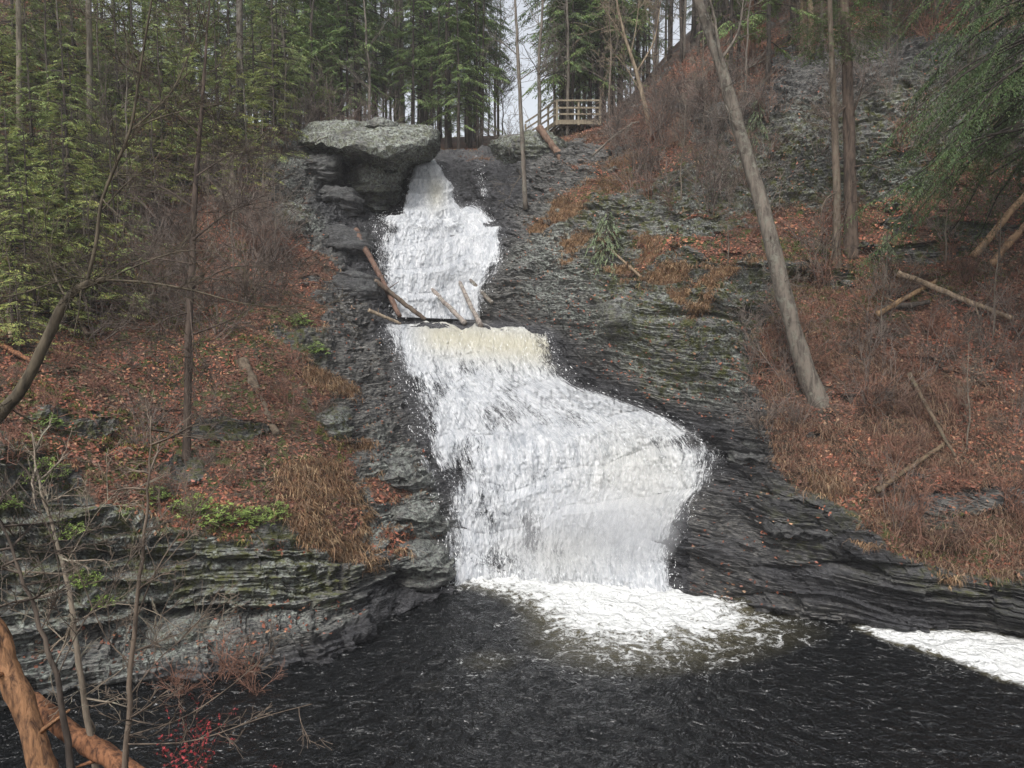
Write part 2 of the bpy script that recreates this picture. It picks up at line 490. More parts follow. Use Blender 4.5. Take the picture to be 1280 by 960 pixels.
GRASSP = [
 [(350,590),(400,580),(440,620),(462,700),(455,716),(420,700),(380,672),(345,640)],
 [(375,455),(440,475),(450,500),(400,490)],[(395,520),(450,530),(460,560),(410,550)],
 [(632,305),(660,270),(740,215),(800,190),(810,205),(750,245),(690,290),(640,310)],
 [(690,300),(760,290),(840,300),(780,340),(700,330)],
 [(505,670),(550,680),(550,710),(500,705)],
 [(990,560),(1070,590),(1100,650),(1030,630)],[(985,618),(1040,622),(1050,634),(990,632)],[(1060,676),(1130,690),(1150,702),(1075,696)],[(1180,722),(1230,728),(1250,738),(1190,736)],[(905,600),(950,598),(955,610),(915,612)],
 [(860,400),(780,352),(860,330),(960,320),(900,345)],
]
WETP = [
 [(440,735),(560,690),(555,650),(520,560),(500,480),(470,400),(430,330),(395,250),(400,200),(520,190),(660,195),(650,262),(600,400),(690,415),(720,455),(850,510),(900,520),(950,560),(1000,610),(1080,660),(1140,705),(1290,745),(2400,790),(2400,1100),(-900,1300),(-900,985),(0,890),(200,842),(330,835),(420,790)],
]
MOSSP = [
 [(-900,260),(300,300),(390,400),(440,620),(430,760),(0,760),(-900,700)],
 [(700,250),(800,200),(900,170),(1000,140),(1280,60),(1280,330),(900,480),(820,500),(760,420)],
 [(940,600),(1280,660),(1280,780),(1000,700)],
]
LICHP = [
 [(-300,580),(100,620),(200,650),(470,680),(560,620),(560,720),(420,790),(150,860),(-300,860)],
 [(640,330),(700,240),(900,150),(1280,60),(1280,260),(1000,300),(960,360),(950,500),(860,500),(700,420)],
 [(330,140),(470,140),(470,300),(400,330),(360,300)],
 [(460,530),(560,600),(560,720),(440,720)],
]
FALLP = [[(476,396),(690,408),(712,470),(790,502),(880,535),(895,570),(888,610),(840,680),(840,735),(560,735),(548,640),(515,530)],
         [(465,262),(500,262),(520,190),(560,190),(580,255),(632,285),(630,330),(604,405),(488,400)]]
def pm(polys, jj=1.0, b=(3, 3)):
    m = np.zeros(PX.shape, bool)
    for p in polys:
        m |= inside(PX + j1 * jj, PY + j2 * jj, p)
    return np.clip(blur(m.astype(float), *b), 0, 1)
leaf = pm(LEAFP, 1.7); grass = pm(GRASSP); wet = pm(WETP, 1.0, (6, 6)); moss = pm(MOSSP, 1, (8, 8)); lich = pm(LICHP, 1, (8, 8)); fallm = pm(FALLP, 0.1, (4, 4))
# leaf-free outcrops inside the leafy slopes, following the steep treads
outc = fbm(X * .35, Yy * .35, Z * 1.3, 4, 77)
right_up = (PX > 760) & (PY < 330)
leaf = np.where(right_up & (PY > 30), leaf * (outc < 0.25), leaf)
leaf = np.where((PX > 930) & (PY > 330), leaf * (outc < 0.27), leaf)
leaf = np.where((PX < 400) & (PY > 150), leaf * (outc < 0.34), leaf)
leaf *= 1 - fallm
grass = grass * np.clip(.5 + 5 * (fbm(X * .9, Yy * .9, Z * 1.6, 4, 83) - .05), 0, 1)
wet = wet * np.where((PX > 860) & (PY > 520), np.clip(.62 + 1.3 * fbm(X * .5, Yy * .5, Z * 1.6, 4, 93), .15, 1), 1)
soft = np.clip(leaf + grass, 0, 1)
rk = (1 - soft) * (1 - 0.6 * fallm)
zz = Z + 0.05 * X + 0.03 * Yy + 0.16 * fbm(X * .3, Yy * .3, Z * .3, 3, 5)
hdir = unit(Nrm * np.array([1, 1, 0.25]))
def lay(th, wx, s):
    l = np.floor(zz / th + 0.35 * vn(X * .6, Yy * .6, Z * 0, s + 9))
    f = (zz / th + 0.35 * vn(X * .6, Yy * .6, Z * 0, s + 9)) % 1.0
    u = X / wx + Yy / (wx * 1.4)
    li = l.astype(np.int64)
    u1 = u + 0.61 * l + 0.12 * jv; u2 = u * 2.3 + 0.37 * l + 0.2 * jv
    r = 0.6 * (_h(np.floor(u1).astype(np.int64), li, li * 0, s) * 2 - 1) + 0.4 * (_h(np.floor(u2).astype(np.int64), li, li * 0, s + 3) * 2 - 1)
    return r + 0.7 * (f ** 1.5 - 0.4)
jv = fbm(X * 1.3, Yy * 1.3, Z * 1.3, 3, 15) * 2
d = 0.36 * lay(0.74, 2.6, 1) + 0.17 * lay(0.27, 1.2, 2) + 0.085 * lay(0.11, 0.6, 3)
d = d + 0.10 * fbm(X * 2.5, Yy * 2.5, Z * 3.5, 4, 88)
near = np.clip((60 - Yy) / 15, 0, 1)
D = hdir * (rk * d * near)[..., None]
D = D + Nrm * (rk * near * (0.10 + .07 * wet) * lay(0.33, 0.9, 5))[..., None]
D = D + Nrm * ((0.16 + 0.22 * rk) * fbm(X * .7, Yy * .7, Z * .7, 5, 21) * near * (1 - 0.6 * fallm))[..., None]
# ledge roughness under the leaves
D = D + hdir * (soft * 0.16 * lay(0.5, 2.5, 8) * near)[..., None]
DENT = [(222,776,50,10,2.2),(95,800,40,25,.7),(330,772,60,8,.5),(500,735,50,10,.5),(30,700,60,10,.5),(260,702,150,4,.35),(130,735,50,8,.5),(480,245,38,26,2.2),
        (1060,710,90,5,.4),(1190,700,40,14,.5),(940,655,30,30,.5),(880,560,20,14,.4),(450,650,18,22,.8),(430,560,25,14,.5),(1010,355,60,14,.6),(860,395,60,6,.5),
        (1100,500,60,6,.5),(1180,620,50,7,.5),(960,745,60,5,.3),(330,545,30,12,.6),(380,300,25,12,.8),(355,250,25,14,.8),(820,215,20,25,.7),(1140,350,50,6,.6)]
for (a, b, ra, rb, am) in DENT:
    g = np.exp(-(((jx - a) / ra) ** 2 + ((PY + j2 * .3 - b) / rb) ** 2))
    D[..., 1] += am * g
BUMPS = [(500,690,60,20,.3),(780,400,35,26,.7),(880,680,60,50,.35),(60,640,40,30,.4),(1000,640,50,20,.4)]
for (a, b, ra, rb, am) in BUMPS:
    g = np.exp(-(((PX - a) / ra) ** 2 + ((PY - b) / rb) ** 2))
    D[..., 1] -= am * g
G = G + D
FACES = grid_faces(NX, NZ)
def sub(name, c0, c1):
    idx = np.arange(NX * NZ).reshape(NX, NZ)[c0:c1]
    P = G[c0:c1].reshape(-1, 3)
    fl = lambda a: a[c0:c1].ravel()
    me = raw_mesh(name, P, grid_faces(c1 - c0, NZ)[:, ::-1], False,
                  {'leaf': fl(leaf), 'grass': fl(grass), 'wet': fl(wet), 'moss': fl(moss), 'lich': fl(lich)}, [ROCK])
    return tag(obj(name, me), None, None, None, 'structure')
cidx = np.concatenate([[0], np.cumsum(col_sub)])
cL = int(cidx[9]); cR = int(cidx[13])
t1 = sub('hillside_left', 0, cL + 1); tag(t1, 'leafy rocky hillside with layered cliff left of the waterfall')
t2 = sub('stream_bed', cL, cR + 1); tag(t2, 'dark wet rock steps behind and under the waterfall')
t3 = sub('hillside_right', cR, NX); tag(t3, 'steep leafy hillside and grey cliff right of the waterfall')

# ray casts on the finished ground
def make_bvh(A, s=3):
    B = A[::s, ::s]
    return BVHTree.FromPolygons([Vector(v) for v in B.reshape(-1, 3)], [tuple(int(q) for q in f) for f in grid_faces(*B.shape[:2])])
BV = make_bvh(G)
BVS = make_bvh(smoothG)
def hit(px, py, bv=None):
    d = Vector(W(px, py, 10.0)) - Vector((0, 0, CH))
    d.normalize()
    r = (bv or BV).ray_cast(Vector((0, 0, CH)), d)
    if r[0] is None:
        return np.array(W(px, py, 60.0)), np.array([0, 0, 1.0])
    return np.array(r[0]), np.array(r[1])
def drop(x, y):
    r = BV.ray_cast(Vector((x, y, 90)), Vector((0, 0, -1)))
    return np.array(r[0]) if r[0] is not None else np.array([x, y, 0.0])

# ------------------------------------------------------------------ near bank under the camera
bx = np.linspace(-40, 40, 160); by = np.linspace(-30, 12, 90)
BXX, BYY = np.meshgrid(bx, by, indexing='ij')
bz = np.where(BYY < 0, 6.2 + 0.02 * BYY, 6.2 - 0.63 * BYY) - 0.25 * np.clip(-BXX - 22, 0, 30) * 0 + 0.15 * fbm(BXX * .6, BYY * .6, BXX * 0, 4, 3)
nb = raw_mesh('near_bank', np.stack([BXX, BYY, bz], -1).reshape(-1, 3), grid_faces(160, 90), True,
              {'leaf': np.ones(160 * 90), 'grass': np.zeros(160 * 90), 'wet': np.zeros(160 * 90), 'moss': np.ones(160 * 90) * .5, 'lich': np.ones(160 * 90)}, [ROCK])
tag(obj('near_bank', nb), 'leaf covered near bank below the viewpoint', None, None, 'structure')

# ------------------------------------------------------------------ pool
px_ = np.linspace(-34, 34, 1000); py_ = np.linspace(7.5, 27.5, 520)
PXX, PYY = np.meshgrid(px_, py_, indexing='ij')
fm = np.zeros(PXX.shape)
def wp(poly):
    return [tuple(W(a, b, YW(b))[:2]) for a, b in poly]
for poly, val in [([(555,712),(845,708),(905,752),(955,776),(880,790),(800,795),(740,792),(700,770),(640,738),(560,728)], 1.0),
                  ([(690,765),(760,770),(880,785),(970,790),(900,815),(800,835),(740,825),(700,800)], 0.42),
                  ([(700,790),(740,790),(720,830),(700,820)], 0.5),
                  ([(1074,780),(1150,786),(1230,792),(1290,800),(1400,820),(1400,880),(1290,855),(1240,846),(1200,824),(1120,804)], 1.22),
                  ([(575,828),(600,820),(640,822),(600,838)], .85), ([(520,875),(550,852),(580,842),(560,866)], .8), ([(470,885),(520,872),(540,880),(480,893)], .7),
                  ([(430,800),(520,790),(620,800),(600,860),(500,890),(380,880)], .13),
                  ([(200,850),(430,830),(560,880),(560,960),(200,960)], .12),
                  ([(640,800),(1280,860),(1280,960),(500,960)], 0.06), ([(580,720),(900,730),(1080,790),(900,850),(700,850),(620,760)], .28), ([(930,770),(1100,785),(1090,800),(950,800)], .25)]:
    mk = inside(PXX + .35 * fbm(PXX, PYY, 0 * PXX, 4, 2), PYY + .25 * fbm(PXX, PYY, 0 * PXX + 5, 4, 4), wp(poly)).astype(float)
    mk = blur(mk, 4 if val > 1.2 else 9 if val > 0.6 else 16, 6 if val > 1.2 else 14 if val > 0.6 else 22)
    fm = 1 - (1 - fm) * (1 - mk * val) if val < 0.6 else np.maximum(fm, mk * val)
basew = np.exp(-np.maximum(0, 23.6 - PYY) / .7) * np.clip((PXX + 2.6) / .5, 0, 1) * np.clip((5.6 - PXX) / .6, 0, 1)
ag = np.exp(-((PXX - 3.5) ** 2 / 30 + (PYY - 23) ** 2 / 10))
wz = 0.05 * fbm(PXX * 1.9, PYY * 2.1, 0 * PXX, 3, 9) * (1 + 1.6 * ag) + 0.03 * (1 - 2 * np.abs(fbm(PXX * 2.1 + .8 * PYY, PYY * 2.0 - .5 * PXX, 0 * PXX, 2, 29))) + 0.10 * ag * fbm(PXX * 1.3, PYY * 1.6, 0 * PXX, 3, 19) + 0.05 * np.clip(fm, 0, 1) * fbm(PXX * 5, PYY * 5, 0 * PXX, 4, 33) + basew * (.10 + .28 * fbm(PXX * 3, PYY * 3, 0 * PXX, 4, 34))
wm = raw_mesh('water', np.stack([PXX, PYY, wz], -1).reshape(-1, 3), grid_faces(1000, 520), True, {'foam': fm.ravel()}, [POOL])
tag(obj('water', wm), 'dark rippled plunge pool with white foam', None, None, 'structure')

# ------------------------------------------------------------------ waterfalls
def fall(name, rows, nu, nv, pull, tanfn, label, strands, drop_len=0.16, spill=0.0, dens_in=0.82, terr=1.35, thin_at=(), fade=0):
    R = np.array(rows, float)
    t = np.linspace(0, len(R) - 1, nv)
    k = np.minimum(t.astype(int), len(R) - 2); f = (t - k)[:, None]
    E = R[k] * (1 - f) + R[k + 1] * f
    E = np.stack([blur(E[:, q:q + 1], nv // 30, 0)[:, 0] for q in range(4)], 1)
    E[0], E[-1] = R[0], R[-1]
    u = np.linspace(-0.04, 1.04, nu)
    UU, VV = np.meshgrid(u, np.arange(nv) / (nv - 1), indexing='xy')
    vv_ = np.arange(nv) * 0.045
    wob = 5.0 * fbm(vv_, vv_ * 0 + pull, vv_ * 0, 4, 7)[:, None]; wob2 = 6.0 * fbm(vv_, vv_ * 0 + 9, vv_ * 0, 4, 8)[:, None]
    px = (E[:, 0:1] + wob) * (1 - UU) + (E[:, 2:3] + wob2) * UU
    py = E[:, 1:2] * (1 - UU) + E[:, 3:4] * UU
    py = py + 9 * fbm(px * .045, px * 0 + 3, px * 0, 4, 17) * np.exp(-VV * 14)
    P = np.zeros((nv, nu, 3))
    s = 6
    ii, jj = list(range(0, nv, s)) + ([nv - 1] if (nv - 1) % s else []), list(range(0, nu, s)) + ([nu - 1] if (nu - 1) % s else [])
    C = np.array([[hit(px[a, b], py[a, b], BVS)[0] for b in jj] for a in ii])
    # depth only, interpolated
    Yc = C[..., 1]
    Yi = np.array([np.interp(np.arange(nu), jj, r) for r in Yc])
    Yi = np.array([np.interp(np.arange(nv), ii, Yi[:, q]) for q in range(nu)]).T
    Yi = blur(Yi, 4, 4)
    bul = pull * (0.25 + 0.75 * np.sin(np.clip(UU, 0, 1) * math.pi) ** 0.4) * np.clip(VV * 8 + .3, 0, 1)
    P = W(px, py, Yi)
    n1 = fbm(P[..., 0] * 1.1, P[..., 2] * 0.45, P[..., 1] * .4, 4, 61)
    n2 = fbm(P[..., 0] * 4.5, P[..., 2] * 1.3, P[..., 1] * .5, 4, 62)
    n3 = fbm(P[..., 0] * 12, P[..., 2] * 4.5, P[..., 1] * .5, 3, 63)
    n4 = np.abs(fbm(P[..., 0] * 6, P[..., 2] * 6, P[..., 1] * 2, 4, 64))
    zs = -P[..., 2] / terr + 0.45 * fbm(P[..., 0] * .5, P[..., 2] * .3, 0 * n1, 3, 65) + 0.12 * P[..., 0]
    saw = zs % 1.0
    step = np.where(saw < .22, saw / .22, 1 - (saw - .22) / .78 * 0.9)
    off = bul + 0.30 * n1 * (VV * 3).clip(0, 1) + 0.11 * n2 + 0.09 * n3 + 0.11 * n4 + 0.46 * (step - .4) * (VV * 5).clip(0, 1) * ((1 - VV) * 8).clip(0, 1)
    toc = unit(np.array([0, 0, CH]) - P)
    P = P + toc * off[..., None]
    for (a_, b_, ra, rb, am) in thin_at:
        bul = bul
    edge = np.minimum((UU + 0.04), (1.04 - UU)) * np.abs(E[:, 2:3] - E[:, 0:1])
    dens = np.clip(edge / np.minimum(40.0, .26 * np.abs(E[:, 2:3] - E[:, 0:1])), 0, 1) ** .8 * dens_in
    thin = fbm(P[..., 0] * .55, P[..., 2] * .4, 0 * P[..., 2] + 3, 3, 71)
    dens = dens - 0.42 * np.clip(thin * 1.7, 0, 1) * (1 - tanfn(px, py)) * np.clip(VV * 5, 0, 1)
    for (a_, b_, ra, rb, am) in thin_at:
        dens = dens - am * np.exp(-(((px - a_) / ra) ** 2 + ((py - b_) / rb) ** 2))
    if fade: dens = dens - 1.2 * np.clip(1 - (1 - VV) * fade, 0, 1)
    lens = np.cumsum(np.concatenate([[0], np.linalg.norm(np.diff(P[:, nu // 2], axis=0), axis=1)]))
    V, Fq = P.reshape(-1, 3), grid_faces(nv, nu)
    me = raw_mesh(name, V, Fq[:, ::-1], True, {'dens': dens.ravel(), 'tan': tanfn(px, py).ravel()}, [FALL])
    uvl = me.uv_layers.new(name='flow')
    uvv = np.stack([UU * np.abs(R[:, 2] - R[:, 0]).max() / 985 * 28 + .25 * P[..., 0], np.broadcast_to(lens[:, None], (nv, nu))], -1).reshape(-1, 2)
    li = np.zeros(len(me.loops), np.int32); me.loops.foreach_get('vertex_index', li)
    uvl.data.foreach_set('uv', uvv[li].ravel().astype(np.float32))
    o = tag(obj(name, me), label, None, None, 'structure')
    # flying drops and shreds of white water, part of the same fall
    n = strands
    a = rng.integers(0, nv - 1, n); b = np.clip((rng.beta(1, 1, n) * nu).astype(int), 0, nu - 1)
    c = P[a, b] + toc[a, b] * (rng.gamma(1.2, 0.10, n)[:, None]) + rng.normal(0, .11, (n, 3))
    c[:, 0] += rng.normal(0, 0.05 + spill, n)
    dn = unit(P[np.minimum(a + 4, nv - 1), b] - P[a, b] + rng.normal(0, 0.012, (n, 3)) + 1e-6)
    L = drop_len * rng.gamma(1.5, .22, n)[:, None] + .012
    uu = dn * L * .5
    sx = unit(np.cross(dn, toc[a, b])) * (0.003 + 0.009 * rng.random(n) ** 2)[:, None]
    v, fq, _ = quads(c, uu, sx, np.ones((n, 3)))
    ch = obj('spray', raw_mesh('spray', v, fq, False, None, [DROP]), o)
    return o
def tan_low(px, py):
    g = np.exp(-((py - (420 + (px - 560) * .12)) / 24) ** 2) * np.clip((px - 505) / 40, 0, 1) * 0.85
    g += 0.35 * np.exp(-(((px - 800) / 70) ** 2 + ((py - 600) / 60) ** 2)) + .3 * np.exp(-(((px - 700) / 60) ** 2 + ((py - 690) / 30) ** 2))
    return np.clip(g, 0, 1)
def tan_top(px, py):
    return np.clip(.6 * np.exp(-(((px - 545) / 12) ** 2 + ((py - 240) / 22) ** 2)), 0, 1)
fall('waterfall_lower', [(481,401,684,412),(486,425,692,440),(497,455,704,474),(510,495,792,508),(520,530,868,535),(530,565,888,565),(545,605,884,600),(553,640,858,640),(560,680,836,680),(562,715,836,716),(560,742,845,748)],
     420, 400, 0.55, tan_low, 'broad white lower cascade spreading into the dark pool', 7000, thin_at=[(615,655,40,45,.24),(640,600,50,22,.18),(575,600,18,60,.12),(700,590,30,25,.2),(700,680,30,25,.15),(850,575,30,30,.25),(760,530,60,12,.2),(560,490,30,40,.12),(800,640,20,30,-.2),(740,610,60,60,-.25),(690,500,60,30,-.2),(690,545,100,14,-.2),(835,552,40,10,.3),(665,650,25,50,.2)])
fall('waterfall_middle', [(478,267,590,254),(467,276,606,262),(466,300,626,284),(468,320,630,300),(474,340,622,330),(482,370,608,365),(492,396,600,400)],
     240, 200, 0.5, lambda a, b: a * 0, 'white middle cascade between the dark ledges', 4000, 0.14, 0.06, 1.1, 1.2, [(495,285,30,18,.5),(500,330,25,30,.2),(560,300,30,60,-.3),(600,300,25,30,-.4)])
fall('waterfall_top', [(524,197,543,197),(515,212,556,212),(508,235,566,240),(503,262,578,262),(500,290,590,290)],
     110, 150, .75, tan_top, 'narrow white chute of water falling from under the overhanging slab', 900, 0.14, 0, 1.3, .9, (), 4)
fall('trickle', [(590,198,600,198),(594,212,606,212),(598,228,606,228),(600,245,611,246)], 40, 80, .25, lambda a, b: a * 0, 'thin trickle over the dark rock right of the top chute', 120, .1, 0, .30, .9)
# ------------------------------------------------------------------ plant builders
def rot_about(v, ax, a):
    ax = unit(ax)
    c, s_ = np.cos(a)[..., None], np.sin(a)[..., None]
    return v * c + np.cross(ax, v) * s_ + ax * (ax * v).sum(-1, keepdims=True) * (1 - c)

def sprays(P, D, L, k, sl, sw, col, var, R, up=None):
    """flat feathery sprays: at P, along D, length L; k sprigs each"""
    n = len(P)
    t = (np.arange(k) + 0.5) / k
    pos = P[:, None] + D[:, None] * (t[None, :, None] * L[:, None, None])
    pos[..., 2] -= (t ** 2)[None] * L[:, None] * 0.25
    side = np.where(np.arange(k) % 2 == 0, 1.0, -1.0)[None, :] * R.uniform(.5, 1.1, (n, k))
    Z = np.zeros((n, k, 3)); Z[..., 2] = 1
    Z[..., :2] += R.normal(0, .25, (n, k, 2))
    dd = rot_about(np.broadcast_to(D[:, None], (n, k, 3)), Z, side)
    dd[..., 2] -= R.uniform(0, .45, (n, k))
    dd = unit(dd)
    ll = sl * R.uniform(.6, 1.3, (n, k)) * (1.15 - .6 * t[None])
    sv = unit(np.cross(dd, Z)) * (sw * R.uniform(.7, 1.3, (n, k)))[..., None]
    c = pos + dd * ll[..., None] * .5
    br = R.uniform(1 - var, 1 + var, (n, 1, 1)) * R.uniform(.8, 1.2, (n, k, 1))
    cc = np.asarray(col)[None, None] * br * (1 + R.normal(0, .08, (n, k, 3)))
    return quads(c.reshape(-1, 3), (dd * ll[..., None] * .5).reshape(-1, 3), sv.reshape(-1, 3), cc.reshape(-1, 3).clip(0.004, 1))

def conifer(name, h, cb, R_, nbr, sl, sw, col, seed, trunk_r, per=7.0, k=9, dead=14, bark=None, droop=.35, power=.75, lean=0.0):
    """tall conifer: trunk with dead stubs and crown of drooping sprays"""
    R = np.random.default_rng(seed)
    root = empty(name)
    tb = Tubes()
    n = 12
    zt = np.linspace(-0.6, h, n)
    cx = np.cumsum(R.normal(0, .035, n)) * h / 20 + lean * np.clip(zt / h, 0, 1) ** 1.5 * h
    cy = np.cumsum(R.normal(0, .035, n)) * h / 20
    tp = np.stack([cx, cy, zt], 1)
    tb.add(tp, trunk_r * (1 - np.linspace(0, 1, n)) ** .8 + .012, 8, (1, 1, 1), .04)
    at = lambda z: np.array([np.interp(z, zt, cx), np.interp(z, zt, cy), z])
    for i in range(dead):
        z = h * R.uniform(.06, max(cb + .12, .2)); a = R.uniform(0, 6.28); L = R.uniform(.3, 1.0) * R_ * .5
        d_ = np.array([math.cos(a), math.sin(a), R.uniform(-.3, .25)])
        q = np.linspace(0, 1, 4)[:, None]
        pts = at(z) + d_ * L * q + np.array([0, 0, -.25 * L]) * q ** 2 + R.normal(0, .03, (4, 3)) * q
        tb.add(pts, np.linspace(.022, .006, 4), 3, (.8, .8, .8))
        if R.random() < .6:
            m_ = pts[2]; dd = unit(d_ + R.normal(0, .6, 3))
            tb.add([m_, m_ + dd * L * .3], [.01, .004], 3, (.8, .8, .8))
    SP, SD, SL = [], [], []
    for i in range(nbr):
        f = R.random() ** .9
        z = h * (cb + (1 - cb) * f)
        L = R_ * (1 - f) ** power * R.uniform(.45, 1.15) + .25
        a = R.uniform(0, 6.28)
        d_ = np.array([math.cos(a), math.sin(a), R.uniform(-.15, .3)])
        q = np.linspace(0, 1, 6)[:, None]
        pts = at(z) + d_ * L * q + np.array([0, 0, -droop * L]) * q ** 2 + R.normal(0, .03 * L, (6, 3)) * q
        tb.add(pts, np.linspace(.012 + .012 * L, .004, 6), 3, (.7, .7, .7), cap=False)
        m_ = max(3, int(L * per))
        s_ = R.uniform(.18, 1, m_) ** .8
        pp = np.stack([np.interp(s_, q[:, 0], pts[:, j]) for j in range(3)], 1)
        bd = unit(pts[-1] - pts[2])[None].repeat(m_, 0)
        ang = R.uniform(-1.25, 1.25, m_)
        zz_ = np.zeros((m_, 3)); zz_[:, 2] = 1
        sd = rot_about(bd, zz_, ang)
        SP.append(pp); SD.append(unit(sd)); SL.append(L * R.uniform(.16, .38, m_) * (1.1 - .5 * s_) + .12)
    v, f_, c = sprays(np.concatenate(SP), np.concatenate(SD), np.concatenate(SL), k, sl, sw, col, .35, R)
    obj('trunk', tb.mesh('trunk', bark or B_DARK), root)
    obj('crown', raw_mesh('crown', v, f_, False, {'tint': c}, [HEM]), root)
    return root

def branchy(tb, p, d_, L, r, lev, R, kids=(5, 5), spread=.8, up=.1, sag=0.0, k=3, col=(1, 1, 1), kink=.10, rmin=.004):
    n = 6
    pts = [np.array(p, float)]
    dd = unit(np.array(d_, float))
    for i in range(n - 1):
        dd = unit(dd + R.normal(0, kink, 3) + np.array([0, 0, up - sag * i / n]) * .3)
        pts.append(pts[-1] + dd * L / (n - 1))
    pts = np.array(pts)
    tb.add(pts, np.maximum(np.linspace(r, r * .35, n), rmin), k, col, cap=False)
    if lev > 0:
        for j in range(kids[0] if lev > 1 else kids[1]):
            s_ = R.uniform(.15, .98)
            q = s_ * (n - 1); i = min(int(q), n - 2)
            pp = pts[i] + (pts[i + 1] - pts[i]) * (q - i)
            base = unit(pts[i + 1] - pts[i])
            nd = unit(base + R.normal(0, spread, 3))
            branchy(tb, pp, nd, L * R.uniform(.3, .6), max(r * .5 * (1 - s_ * .4), rmin), lev - 1, R, kids, spread, up, sag, 3, col, kink, rmin)

def shrub(name, seed, h=1.8, stems=9, kids=(5, 4), tint=(1, 1, 1), spread=.55, sag=.6, rmin=.0055, r=.016):
    R = np.random.default_rng(seed)
    tb = Tubes()
    for i in range(stems):
        a = R.uniform(0, 6.28); e = R.uniform(.25, 1.1)
        t = tuple(np.array(tint) * R.uniform(.55, 1.5))
        branchy(tb, (R.normal(0, .08), R.normal(0, .08), -.15), (math.cos(a) * e, math.sin(a) * e, 1), h * R.uniform(.5, 1.1), r, 2, R, kids, spread, .3, sag, 4, t, .16, rmin)
    return obj(name, tb.mesh(name, B_TWIG))

def bare_tree(name, seed, h, r, nb, bl, bark, tint=(1, 1, 1), lean=(0, 0), b0=.25, bend=.05, kids=(5, 4)):
    R = np.random.default_rng(seed)
    root = empty(name)
    tb = Tubes(); bb = Tubes()
    n = 11
    q = np.linspace(0, 1, n)
    tp = np.stack([lean[0] * q ** 1.2 * h + np.cumsum(R.normal(0, bend, n)) * h / 10, lean[1] * q * h + np.cumsum(R.normal(0, bend, n)) * h / 10, q * h - .4], 1)
    tb.add(tp, r * (1 - q) ** .8 + .01, 7, tint, .03)
    for i in range(nb):
        f = R.uniform(b0, .97); a = R.uniform(0, 6.28)
        p = np.array([np.interp(f, q, tp[:, j]) for j in range(3)])
        L = bl * (1.15 - .7 * f) * R.uniform(.5, 1.1)
        branchy(bb, p, (math.cos(a), math.sin(a), R.uniform(.1, 1.2)), L, r * .35 * (1.2 - f), 2, R, kids, .6, .3, .2, 4, tint, .12, .008)
    obj('trunk', tb.mesh('trunk', bark), root)
    obj('crown', bb.mesh('crown', bark), root)
    return root

def path_tree(name, pts, rad, bark, subs, seed, label, cat='tree', group=None, k=9, tint=(1, 1, 1), twigs=None, bname='branches', wob=.04):
    """tree whose trunk follows world points"""
    R = np.random.default_rng(seed)
    P = np.array(pts, float)
    n = len(P)
    q = np.linspace(0, n - 1, 4 * n)
    PP = np.stack([np.interp(q, np.arange(n), P[:, j]) for j in range(3)], 1)
    PP = blur(PP.reshape(len(PP), 3).T, 0, 2).T if False else PP
    for _ in range(3):
        PP[1:-1] = .25 * PP[:-2] + .5 * PP[1:-1] + .25 * PP[2:]
    PP[1:-1] += R.normal(0, .006, PP[1:-1].shape)
    rr = np.interp(q, np.arange(n), rad) if np.ndim(rad) else np.full(len(q), rad)
    base = PP[0].copy()
    root = empty(name, tuple(base))
    tb = Tubes(); tb.add(PP - base, rr, k, tint, wob)
    obj('trunk', tb.mesh('trunk', bark), root)
    def twig_set(bb, S, cnt_, i0, r_, iso):
        for j in range(cnt_):
            i = R.integers(i0, len(S) - 1)
            dd = R.normal(0, 1, 3) * np.array([1, 1, .5]) if iso else unit(S[i + 1] - S[i]) + R.normal(0, .7, 3)
            branchy(bb, S[i], dd, twigs[1] * R.uniform(.4, 1.1), r_, twigs[2], R, (4, 4), .55, .15, .3, 3, tint, .12, twigs[3])
    for sp, r0, r1 in subs:
        S = np.array(sp, float) - base
        m_ = len(S); qq = np.linspace(0, m_ - 1, 3 * m_)
        S = np.stack([np.interp(qq, np.arange(m_), S[:, j]) for j in range(3)], 1)
        for _ in range(2):
            S[1:-1] = .25 * S[:-2] + .5 * S[1:-1] + .25 * S[2:]
        bb = Tubes()
        bb.add(S, np.linspace(r0, r1, len(S)), 5, tint, cap=False)
        if twigs: twig_set(bb, S, twigs[0], len(S) // 4, max(r1 * .8, .004), False)
        obj('branch', bb.mesh('branch', bark), root)
    if twigs and twigs[4]:
        bb = Tubes()
        twig_set(bb, PP - base, twigs[4], int(len(PP) * twigs[5]), .012, True)
        obj('crown', bb.mesh('crown', bark), root)
    return tag(root, label, cat, group)

def log(name, pts, r0, r1, bark, label, group=None, k=14, tint=(1, 1, 1), cat='log', stubs=0, seed=1):
    R = np.random.default_rng(seed)
    P = np.array(pts, float)
    NL = 34
    q = np.linspace(0, len(P) - 1, NL)
    PP = np.stack([np.interp(q, np.arange(len(P)), P[:, j]) for j in range(3)], 1)
    for _ in range(2):
        PP[1:-1] = .25 * PP[:-2] + .5 * PP[1:-1] + .25 * PP[2:]
    PP[1:-1] += R.normal(0, r0 * .05, PP[1:-1].shape) + r0 * .35 * np.stack([fbm(q[1:-1] * 2.5, q[1:-1] * 0 + j_ * 7, q[1:-1] * 0, 3, seed) for j_ in range(3)], 1)
    base = PP[0].copy()
    tb = Tubes(); tb.add(PP - base, np.linspace(r0, r1, NL) * (1 + .18 * fbm(q * 3, q * 0, q * 0, 3, seed + 5)), k, tint, .05)
    for i in range(stubs):
        j = R.integers(5, 30); d_ = R.normal(0, 1, 3)
        L = r0 * R.uniform(3, 9)
        tb.add([PP[j] - base, PP[j] - base + unit(d_) * L], [r0 * .3, r0 * .12], 4, tint)
    o = obj(name, tb.mesh(name, bark)); o.location = base
    return tag(o, label, cat, group)

def onhit(px, py, dy=0.0):
    p, n = hit(px, py)
    return W(px, py, p[1] + dy)

